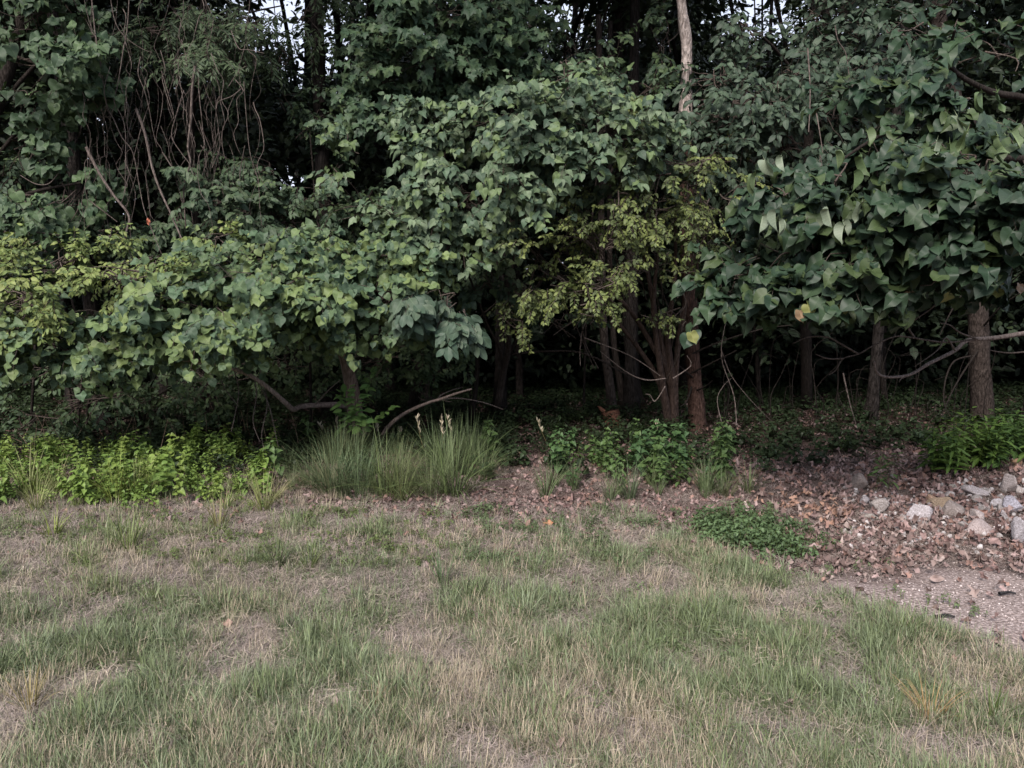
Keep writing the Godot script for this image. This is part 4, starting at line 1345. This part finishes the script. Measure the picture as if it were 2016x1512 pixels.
	for e in [[1324, 852, 1322, 770, 1306, 700, 1290, 620, 1268, 500, 1240, 380], [1326, 852, 1324, 760, 1314, 660, 1328, 560, 1330, 420], [1318, 852, 1308, 780, 1296, 700, 1286, 600, 1300, 470], [1322, 852, 1318, 745, 1290, 690, 1240, 610, 1180, 560], [1330, 852, 1330, 750, 1340, 640, 1372, 520, 1400, 420], [1316, 852, 1300, 760, 1260, 690, 1200, 620, 1120, 560]]:
		rod("stem", along(e, 7.85, 7.0), rf(0.032, 0.05), 0.012, bark_mat(0.14, 0.1, 0.085, 6.0), oli.root, 9, 5, 0.3, 0.2)
	for k in 110:
		var px := rf(1000, 1470)
		var py := rf(360, 640)
		var a := P(px, py, rf(6.7, 7.4))
		var c := P(lerpf(px, 1290, 0.35) + rf(-30, 30), py + rf(20, 120), 7.5)
		rod("bare_twig", [c, c.lerp(a, 0.5) + rv() * 0.06, a, a + (a - c).normalized() * rf(0.02, 0.2) + rv() * 0.07], 0.006, 0.0018, twig_bark, oli.root, 4, 3)
	for e in [[1175, 610, 1150, 640, 1142, 690, 1143, 720], [1140, 625, 1110, 645, 1090, 660], [1175, 595, 1145, 625, 1130, 650], [1200, 580, 1185, 610, 1160, 640], [1310, 760, 1290, 790, 1280, 778, 1270, 776], [1325, 745, 1360, 720, 1352, 700], [1340, 560, 1350, 600, 1330, 620], [1310, 745, 1270, 748, 1230, 730, 1180, 690], [1150, 665, 1240, 700, 1300, 740]]:
		rod("dead_twig", along(e, 7.2), 0.007, 0.0025, vine_bark, oli.root, 5)
	mass(oli, [[1310, 330, 6.6, 90, 70, 0.3, 17], [1410, 400, 6.6, 70, 90, 0.3, 17], [1220, 390, 6.5, 90, 60, 0.25, 15], [1240, 250, 6.7, 50, 50, 0.2, 7], [1090, 500, 6.6, 110, 50, 0.3, 13], [1180, 480, 6.7, 110, 60, 0.3, 54], [1100, 560, 6.8, 90, 50, 0.3, 31], [1030, 580, 7.0, 70, 40, 0.25, 17], [1180, 560, 6.6, 70, 50, 0.25, 31], [1160, 600, 6.6, 60, 22, 0.2, 14], [1280, 420, 6.7, 90, 60, 0.3, 37], [1360, 370, 6.7, 80, 60, 0.3, 28], [1120, 440, 6.8, 60, 50, 0.25, 20], [1060, 400, 6.9, 50, 60, 0.25, 16], [1370, 460, 6.8, 70, 60, 0.3, 21], [1270, 520, 6.8, 90, 50, 0.3, 20], [1260, 300, 6.8, 40, 60, 0.2, 16], [1430, 330, 6.9, 40, 50, 0.2, 11], [1330, 620, 7.2, 80, 40, 0.3, 9], [1000, 620, 7.2, 60, 40, 0.3, 11]], 0.2)
	finish(oli, twig_bark)

	# ------------------------------------------------------------ elm behind the cedar at the upper right
	foot = G(1588, 808)
	var elm := plant("elm_tree", "grey green tree with small pointed leaves behind the cedar at the upper right", "tree", foot, {"leaf": "oval", "size": 0.1, "gap": 0.045, "cols": [Color(0.065, 0.1, 0.07), Color(0.055, 0.085, 0.06), Color(0.08, 0.12, 0.08), Color(0.045, 0.07, 0.05)], "hang": 0.6, "up": 0.5, "front": 0.55, "messy": 0.5})
	rod("trunk", [foot] + along([1588, 760, 1586, 640, 1586, 480, 1590, 330, 1600, 180, 1650, 60, 1680, -60], 9.4, 8.0), 0.075, 0.04, dark_bark, elm.root, 9)
	for e in [[1592, 340, 1540, 240, 1480, 160], [1598, 190, 1520, 90, 1450, 40], [1595, 400, 1500, 330, 1420, 290], [1640, 80, 1620, 30, 1600, -40]]:
		rod("branch", along(e, 8.6, 7.4), 0.022, 0.009, grey_bark, elm.root, 6)
	mass(elm, [[1420, 160, 7.2, 70, 60, 0.4, 40], [1490, 200, 7.0, 90, 50, 0.4, 56], [1430, 240, 7.0, 90, 50, 0.4, 52], [1560, 150, 7.2, 80, 60, 0.4, 40], [1600, 40, 7.4, 110, 50, 0.5, 52], [1720, 60, 7.4, 110, 60, 0.5, 60], [1460, 60, 7.5, 70, 50, 0.4, 18], [1680, 150, 7.1, 90, 50, 0.4, 46], [1400, 310, 6.9, 70, 40, 0.3, 34], [1540, 280, 7.0, 90, 50, 0.4, 46], [1800, 120, 7.2, 60, 60, 0.4, 30], [1620, 230, 7.0, 80, 50, 0.4, 36], [1850, 30, 7.6, 60, 40, 0.4, 16], [1390, 200, 7.3, 40, 40, 0.3, 18]], 0.3)
	finish(elm, twig_bark, 200)

	# ------------------------------------------------------------ large leaved tree at the right, nearest the camera
	foot = on_ground(4.5, -5.4)
	var big := plant("broadleaf_tree", "dark green tree with very large heart shaped leaves reaching in from the right", "tree", foot, {"leaf": "heart", "size": 0.1, "gap": 0.046, "cols": [Color(0.038, 0.07, 0.041), Color(0.031, 0.06, 0.038), Color(0.046, 0.08, 0.042), Color(0.04, 0.066, 0.044), Color(0.066, 0.098, 0.042)], "hang": 0.38, "up": 0.72, "front": 0.55, "droop": 0.1, "messy": 0.4, "drift": Vector3(-0.35, 0, 0.2), "rise": -0.1})
	rod("trunk", [foot - Vector3(0, 0.1, 0), foot + Vector3(0.03, 0.8, 0), foot + Vector3(-0.05, 1.5, 0.1), foot + Vector3(-0.1, 2.4, 0.2), foot + Vector3(-0.3, 3.6, 0.3)], 0.09, 0.045, grey_bark, big.root, 12, 5, 0.25, 0.4)
	for e in [[2220, 440, 2050, 400, 1900, 420, 1750, 480, 1600, 540, 1480, 580], [2220, 400, 2060, 320, 1900, 320, 1760, 380, 1620, 430], [2230, 350, 2060, 210, 1950, 180, 1870, 130, 1880, 60], [2230, 380, 2060, 270, 1880, 240, 1750, 260, 1650, 320]]:
		var pts := along(e, 5.2, 4.5)
		rod("branch", [Vector3(foot.x - 0.08, pts[0].y - 0.22, foot.z + 0.15)] + pts, 0.034, 0.007, dark_bark, big.root, 7)
	rod("bare_branch", [foot + Vector3(-0.02, 1.0, 0.06)] + along([2220, 600, 2100, 640, 2016, 656, 1960, 665, 1905, 670, 1880, 690, 1830, 715, 1790, 738, 1745, 742, 1726, 732, 1721, 712], 5.3, 4.7), 0.02, 0.006, bark_mat(0.3, 0.25, 0.23, 7.0), big.root, 8, 5, 0.2)
	for e in [[1925, 668, 1890, 655, 1870, 640, 1850, 636], [1920, 668, 1860, 674, 1790, 664, 1760, 663, 1720, 680, 1690, 697, 1660, 706, 1646, 728, 1632, 738], [1880, 690, 1862, 665, 1845, 690, 1800, 722], [1800, 664, 1790, 640, 1830, 610, 1860, 585], [1690, 697, 1660, 680, 1630, 664, 1590, 664, 1560, 677], [1660, 706, 1630, 706, 1605, 697], [1790, 738, 1775, 745, 1770, 752], [2040, 690, 1990, 695, 1950, 690]]:
		rod("bare_twig", along(e, 4.9, 4.8), 0.007, 0.0025, twig_bark, big.root, 6)
	mass(big, [[1990, 250, 4.3, 50, 30, 0.2, 6], [1700, 180, 5.2, 80, 50, 0.3, 11], [1960, 120, 5.4, 90, 70, 0.4, 15], [1800, 60, 5.6, 100, 50, 0.4, 15], [1920, 340, 4.15, 150, 65, 0.3, 44], [1980, 420, 3.9, 90, 80, 0.3, 36], [1800, 400, 4.3, 130, 60, 0.3, 44], [1680, 440, 4.5, 130, 55, 0.3, 41], [1580, 490, 4.6, 120, 50, 0.3, 38], [1480, 550, 4.75, 100, 45, 0.25, 31], [1600, 560, 4.5, 110, 40, 0.25, 30], [1730, 510, 4.35, 130, 50, 0.3, 41], [1860, 500, 4.15, 120, 55, 0.3, 38], [1750, 300, 4.6, 110, 40, 0.3, 21], [1640, 360, 4.7, 90, 40, 0.25, 19], [1780, 220, 4.7, 70, 40, 0.25, 9], [1850, 150, 4.6, 50, 40, 0.2, 7], [1900, 80, 4.5, 30, 40, 0.15, 4], [1950, 260, 4.4, 80, 30, 0.2, 11], [1880, 200, 4.5, 50, 30, 0.15, 6], [1540, 400, 4.9, 60, 40, 0.2, 11], [1960, 520, 4.1, 60, 40, 0.2, 13], [1420, 590, 4.9, 50, 22, 0.15, 8]], 0.3)
	finish(big, twig_bark, 300, 0.5)
	# its curled leaves that show pale undersides, and the yellowing ones along the lower rim
	for k in 38:
		var px := rf(1480, 2010)
		var py := lerpf(rf(60, 520), 470 - (px - 1480) * 0.45, 0.55)
		var o := put("curled_leaf", LM.curl[rng.randi() % 4], leaf_mat([Color(0.13, 0.18, 0.09), Color(0.24, 0.29, 0.22), Color(0.1, 0.15, 0.07)][rng.randi() % 3], 0.5, 0.5), big.root)
		o.transform = leaf_at(P(px, py, rf(3.95, 4.25)) - big.at, Vector3(rf(-0.5, 0.5), -1, rf(-0.2, 0.4)), Vector3(rf(-1, 1), 0.6, rf(-0.6, 0.6)), rf(0.08, 0.11))
	for e in [[1575, 612, 0], [1590, 600, 1], [1700, 612, 1], [1925, 545, 0], [1966, 568, 1], [1945, 540, 1], [1972, 545, 1], [1655, 600, 1], [1790, 575, 0], [1360, 655, 1], [1868, 578, 1], [2008, 560, 0]]:
		var o := put("yellow_leaf", LM.heart[rng.randi() % 4], leaf_mat([Color(0.3, 0.2, 0.13), Color(0.24, 0.25, 0.09)][e[2]], 0.5, 0.5), big.root)
		o.transform = leaf_at(P(e[0], e[1], 4.2) - big.at, Vector3(rf(-0.4, 0.4), -1, 0.1), Vector3(rf(-0.5, 0.5), 0.2, 1), rf(0.045, 0.07))

	# ------------------------------------------------------------ the vine tangle at the upper left
	foot = on_ground(-5.6, -7.6)
	var lv := plant("left_vine_tree", "tree in the upper left corner hung with heart shaped vine leaves", "tree", foot, {"leaf": "heart", "size": 0.1, "gap": 0.055, "cols": [Color(0.085, 0.135, 0.07), Color(0.07, 0.115, 0.065), Color(0.1, 0.155, 0.075), Color(0.055, 0.095, 0.055)], "hang": 0.75, "up": 0.45, "front": 0.7})
	rod("trunk", [foot] + along([-90, 700, -60, 480, -20, 260, 40, 60, 80, -120], 7.6, 7.4), 0.09, 0.05, dark_bark, lv.root, 10)
	for e in [[-40, 350, 60, 230, 150, 150], [-10, 220, 100, 100, 200, 70], [-50, 430, 60, 380, 160, 360]]:
		rod("branch", along(e, 7.6, 7.1), 0.025, 0.01, dark_bark, lv.root, 6)
	mass(lv, [[90, 130, 6.9, 100, 50, 0.35, 35], [170, 120, 6.9, 60, 30, 0.3, 16], [60, 30, 7.2, 110, 40, 0.4, 29], [40, 200, 7.1, 70, 40, 0.3, 14], [150, 170, 7.0, 50, 25, 0.25, 9], [30, 280, 7.2, 60, 60, 0.35, 17], [150, 390, 7.2, 70, 80, 0.35, 25], [60, 400, 7.3, 90, 90, 0.4, 31], [190, 300, 7.3, 40, 70, 0.3, 10], [20, 470, 7.2, 80, 50, 0.4, 21], [200, 220, 7.1, 30, 30, 0.2, 5], [130, 10, 7.4, 60, 40, 0.3, 12]], 0.3)
	finish(lv, twig_bark)
	# feathery leaves
	foot = on_ground(-3.4, -8.6)
	var wal := plant("walnut_tree", "tree with feathery leaves of many slim leaflets hanging at the top left", "tree", foot, {"leaf": "slim", "size": 0.075, "gap": 0.028, "cols": [Color(0.075, 0.115, 0.06), Color(0.055, 0.085, 0.05), Color(0.09, 0.13, 0.07)], "hang": 0.35, "droop": 0.12, "pairs": true, "up": 0.4, "front": 0.7, "messy": 0.2})
	rod("trunk", [foot] + along([395, 560, 385, 400, 375, 260, 385, 140, 400, 20, 410, -90], 8.6, 8.0), 0.05, 0.03, dark_bark, wal.root, 8)
	for e in [[385, 200, 430, 120, 500, 80], [385, 160, 330, 80, 300, 30], [395, 60, 470, 30, 560, 10]]:
		rod("branch", along(e, 8.2, 7.6), 0.015, 0.006, dark_bark, wal.root, 5)
	mass(wal, [[420, 80, 7.4, 70, 40, 0.3, 40], [400, 120, 7.4, 60, 30, 0.3, 22], [300, 60, 7.8, 80, 50, 0.4, 30], [500, 50, 7.8, 90, 50, 0.4, 34], [350, 20, 7.9, 100, 30, 0.4, 26], [560, 110, 8.0, 60, 50, 0.4, 20], [600, 30, 8.2, 80, 50, 0.4, 26], [250, 110, 7.9, 50, 50, 0.3, 16], [480, 130, 7.9, 60, 40, 0.3, 18]], 0.34)
	finish(wal, twig_bark)
	# shrub with whorled leaves under the tangle
	foot = G(405, 866)
	var who := plant("young_sapling", "young sapling with long oval leaves below the hanging vines at the left", "shrub", foot + Vector3(0, 0, -0.5), {"leaf": "oval", "size": 0.1, "gap": 0.045, "cols": [Color(0.07, 0.11, 0.065), Color(0.055, 0.09, 0.055), Color(0.085, 0.125, 0.07)], "hang": 0.55, "pairs": true})
	for e in [[405, 850, 400, 700, 410, 520, 405, 380], [405, 850, 420, 650, 450, 480, 480, 420], [400, 850, 390, 640, 370, 460, 365, 400]]:
		rod("stem", along(e, 8.0, 7.4), 0.02, 0.007, dark_bark, who.root, 6)
	mass(who, [[400, 350, 7.2, 60, 35, 0.25, 22], [440, 400, 7.2, 70, 45, 0.3, 26], [470, 430, 7.2, 60, 40, 0.3, 20], [350, 430, 7.5, 60, 40, 0.3, 14], [530, 420, 7.6, 60, 50, 0.3, 20], [280, 450, 7.7, 70, 40, 0.3, 14]], 0.22)
	finish(who, twig_bark, 200)

	# ragged saplings that fill the dark between the bigger masses
	var fills := [
		["understory_sapling", "dark sapling with small leaves in the gap right of the hanging vines", 610, 862, [[520, 330, 7.9, 80, 60, 0.4, 26], [600, 260, 8.2, 70, 70, 0.4, 20], [640, 400, 7.8, 90, 50, 0.4, 30], [720, 420, 7.7, 70, 60, 0.4, 26], [570, 430, 7.6, 80, 40, 0.3, 24], [700, 130, 8.4, 60, 60, 0.4, 14], [560, 200, 8.4, 50, 60, 0.4, 10]], [[612, 800, 610, 620, 620, 420, 610, 260], [612, 640, 660, 520, 715, 420], [614, 560, 560, 430, 520, 330]]],
		["understory_sapling", "dark sapling with small leaves between the vine covered crown and the cedar top", 1150, 815, [[1120, 90, 8.3, 70, 60, 0.4, 16], [1200, 130, 8.4, 80, 70, 0.4, 24], [1280, 180, 8.2, 60, 60, 0.4, 22], [1310, 90, 8.6, 60, 70, 0.4, 14], [1080, 160, 8.1, 70, 50, 0.4, 22]], [[1150, 760, 1160, 500, 1180, 300, 1200, 130], [1170, 400, 1250, 250, 1290, 160]]],
		["understory_sapling", "dark sapling with small leaves behind the yellowish shrub at the left", 60, 868, [[60, 440, 7.5, 120, 60, 0.4, 34], [170, 470, 7.6, 80, 40, 0.3, 20], [290, 480, 7.6, 90, 30, 0.3, 20], [30, 350, 7.6, 80, 60, 0.4, 20], [60, 300, 7.7, 60, 50, 0.4, 12]], [[62, 820, 70, 640, 60, 440, 40, 330], [64, 640, 130, 520, 180, 460]]],
		["understory_sapling", "dark sapling with small leaves behind the opening under the middle tree", 850, 815, [[800, 640, 8.2, 90, 50, 0.4, 26], [900, 680, 8.4, 70, 40, 0.4, 14], [1010, 560, 7.9, 90, 50, 0.4, 26], [700, 700, 8.2, 80, 40, 0.4, 20], [1090, 640, 8.3, 80, 30, 0.4, 14]], [[850, 790, 845, 700, 830, 640], [852, 750, 930, 640, 1010, 570]]],
	]
	for f in fills:
		foot = G(f[2], f[3])
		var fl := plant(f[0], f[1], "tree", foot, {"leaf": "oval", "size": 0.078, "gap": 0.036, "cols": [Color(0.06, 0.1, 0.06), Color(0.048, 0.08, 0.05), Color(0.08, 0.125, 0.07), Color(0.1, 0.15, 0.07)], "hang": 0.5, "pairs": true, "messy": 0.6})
		for e in f[5]:
			rod("stem", [foot] + along(e, -foot.z, f[4][0][2]) if e[1] > 750 else along(e, f[4][0][2] + 0.2), 0.018, 0.006, dark_bark, fl.root, 6)
		mass(fl, f[4], 0.34)
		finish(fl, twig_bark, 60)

	# bare hanging vines and stems
	var vines := [
		[[178, -30, 188, 70, 198, 125, 204, 170, 212, 212, 224, 235, 240, 270, 262, 302, 275, 370, 284, 412, 302, 460, 318, 500], 0.0085, "long bare vine hanging down the left, ending among the yellowish leaves"],
		[[256, -30, 250, 60, 243, 95, 238, 130, 231, 170, 225, 200, 240, 230, 247, 262, 247, 330, 245, 380, 236, 404], 0.0065, "bare vine right of the long one, swinging out to the right halfway down"],
		[[277, 112, 272, 145, 285, 180, 295, 222, 301, 257, 309, 290], 0.006, "short pale bare vine hanging free in the dark gap at the left"],
		[[268, 215, 285, 262, 300, 330, 316, 376, 336, 420, 360, 475], 0.019, "thick curved brown stem leaning across the dark gap at the left"],
		[[384, 130, 378, 180, 376, 235, 370, 290, 375, 320, 365, 352, 362, 385, 366, 450], 0.017, "pale brown crooked stem in the middle of the vine tangle"],
		[[170, 290, 195, 340, 225, 386, 254, 425, 248, 460, 245, 505], 0.02, "thick dark stem with a kink above the yellowish shrub"],
		[[390, 135, 392, 185, 400, 262, 405, 330], 0.0055, "thin straight vine beside the pale brown crooked stem"],
		[[480, 160, 485, 230, 492, 300, 508, 355, 511, 402, 516, 446], 0.005, "thin vine hanging alone right of the tangle"],
		[[318, 140, 330, 180, 340, 216, 342, 234], 0.005, "short thin vine dangling left of the pale brown crooked stem"],
		[[432, 190, 425, 212, 430, 255, 422, 290, 446, 310], 0.006, "twisted little vine right of the pale brown crooked stem"],
		[[214, -30, 226, 40, 246, 72, 276, 94, 300, 104], 0.006, "slanting thin vine crossing two hanging vines at the top left"],
		[[362, 178, 346, 230, 338, 268, 356, 300, 372, 321, 380, 345], 0.0065, "vine bowing left and back to the pale brown crooked stem"],
		[[320, 300, 345, 340, 360, 372, 360, 410], 0.009, "slanting thin stem joining the pale brown crooked stem from the left"],
		[[475, 175, 455, 190, 430, 200, 424, 215, 410, 190, 400, 160], 0.005, "pale twig reaching right from the vine tangle"],
		[[176, 395, 200, 413, 231, 437], 0.008, "broken pale reddish stick lying in the vines at the left"],
		[[40, 345, 70, 362, 95, 362, 112, 345, 118, 335], 0.006, "looped vine at the far left"],
		[[430, 250, 432, 290, 418, 330, 420, 318], 0.005, "hooked vine end at the right of the tangle"],
		[[455, 60, 470, 95, 490, 98, 520, 105], 0.006, "bare pale twig below the feathery leaves"],
		[[450, 170, 470, 140, 485, 130], 0.005, "short bare twig left of the thin lone vine"],
		[[1644, 50, 1650, 80, 1665, 105, 1672, 150, 1678, 175], 0.007, "pale bare stem hanging among the leaves at the upper right"],
		[[1597, 130, 1625, 160, 1650, 180, 1672, 200], 0.006, "slanting pale bare twig at the upper right"],
		[[1605, 210, 1612, 250, 1620, 300], 0.007, "upright pale stem in front of the elm at the upper right"],
		[[1530, 315, 1500, 345, 1470, 390, 1430, 435], 0.005, "thin pale twig slanting down at the left of the large leaves"],
		[[1590, 95, 1595, 180, 1592, 260], 0.01, "bare grey stem behind the elm leaves"],
		[[680, 350, 705, 380, 725, 425], 0.007, "curved bare stem left of the light green tree"],
		[[1660, 735, 1672, 790, 1686, 838], 0.011, "thin pale sapling stem rising from the leaf litter at the right"],
		[[1420, 690, 1440, 740, 1480, 790, 1520, 830], 0.006, "thin drooping dead twig right of the cedar trunk"],
		[[1450, 842, 1445, 780, 1420, 700, 1432, 620], 0.008, "thin crooked stem just right of the cedar trunk"],
		[[1426, 850, 1412, 790, 1424, 760, 1440, 745], 0.007, "short crooked stem right of the cedar foot"],
	]
	for e in vines:
		var deep := 7.0 if e[0][0] < 1400 else 6.6
		if e[0][1] > 600:
			deep = 7.6
		var pts := along(e[0], deep, deep + rf(-0.25, 0.35))
		var o := rod("bare_vine", pts, e[1] * 0.75, e[1] * 0.35, vine_bark, self, 6, 5, 0.2)
		tag(o, e[2], "vine")
	for k in 85:
		var px := rf(150, 500)
		var py := rf(-40, 330)
		var pts := []
		var deep := rf(6.8, 7.6)
		for q in 8:
			pts.append(P(px, py, deep))
			px += rf(-14, 16)
			py += rf(14, 46)
			deep += rf(-0.1, 0.1)
		var o := rod("thin_vine", pts, rf(0.0022, 0.0048), 0.0012, vine_bark, self, 4, 3, 0.0)
		tag(o, "thin bare tangled vine " + near(pts[3]), "vine", "thin tangled vines at the upper left")
	for k in 40:
		var px := rf(1380, 1960)
		var f := G(px, rf(800, 850))
		var a := f + Vector3(rf(-0.15, 0.15), rf(0.3, 0.9), rf(-0.1, 0.1))
		var o := rod("dead_stick", [f, f.lerp(a, 0.5) + rv() * 0.05, a, a + Vector3(rf(-0.25, 0.25), rf(-0.05, 0.3), 0.05)], 0.006, 0.002, dark_bark, self, 4, 3)
		tag(o, "thin dead stick in shade " + near(f), "stick", "dead sticks in the right hand shade")
	for k in 46:
		var px := rf(20, 640)
		var f := G(px, rf(862, 915))
		var a := f + Vector3(rf(-0.2, 0.2), rf(0.12, 0.4), rf(-0.1, 0.1))
		var o := rod("dead_stick", [f, f.lerp(a, 0.5) + rv() * 0.03, a], 0.0045, 0.0018, bark_mat(0.36, 0.27, 0.2, 8.0), self, 4, 3)
		tag(o, "thin tan dead stalk " + near(f), "stick", "dead stalks behind the left weeds")

	make_rocks()
	make_lawn()
	make_herbs()
	make_litter()

	# small things on the ground
	var p := G(1718, 1400)
	var strip := put("bark_strip", leaf(SLIM, 0.5, 0.1, 0.2, 0.0).mesh(), bark_mat(0.36, 0.3, 0.3, 9.0))
	strip.transform = leaf_at(p + Vector3(-0.05, 0.025, -0.05), Vector3(0.75, -0.05, 0.6), Vector3(0, 1, 0.2), 0.16)
	tag(strip, "pinkish grey curled strip of bark lying in the lower right lawn", "bark")
	for e in [[1860, 1218, 0.05, "small dark bluish twig piece on the gravel near the grass edge"], [1982, 1172, 0.045, "short black stick on the gravel near the right edge"]]:
		p = G(e[0], e[1]) + Vector3(0, 0.012, 0)
		var o := rod("short_stick", [p - Vector3(e[2], 0, -0.01), p + Vector3(0, 0.004, 0), p + Vector3(e[2] * 0.8, 0.002, 0.012)], 0.009, 0.005, bark_mat(0.06, 0.06, 0.065, 9.0), self, 7)
		tag(o, e[3], "stick")
	for e in [[437, 1238, Color(0.38, 0.25, 0.215), "pinkish star shaped dry leaf lying on the left lawn"], [1070, 1038, Color(0.5, 0.24, 0.14), "orange dry leaf above the middle of the lawn"], [291, 437, Color(0.5, 0.16, 0.1), "single orange red leaf hanging in the dark gap at the left"]]:
		var o := put("coloured_leaf", LM.oak[1], leaf_mat(e[2], 0.6, 0.4))
		if e[1] < 600:
			o.transform = leaf_at(P(e[0], e[1] - 8, 6.9), Vector3(0.1, -1, 0), Vector3(0.5, 0.2, 1), 0.065)
		else:
			o.transform = leaf_at(G(e[0], e[1]) + Vector3(0, 0.03, 0), Vector3(0.7, 0.15, 0.4), Vector3(0, 0.9, 0.6), 0.075)
		tag(o, e[3], "leaf")
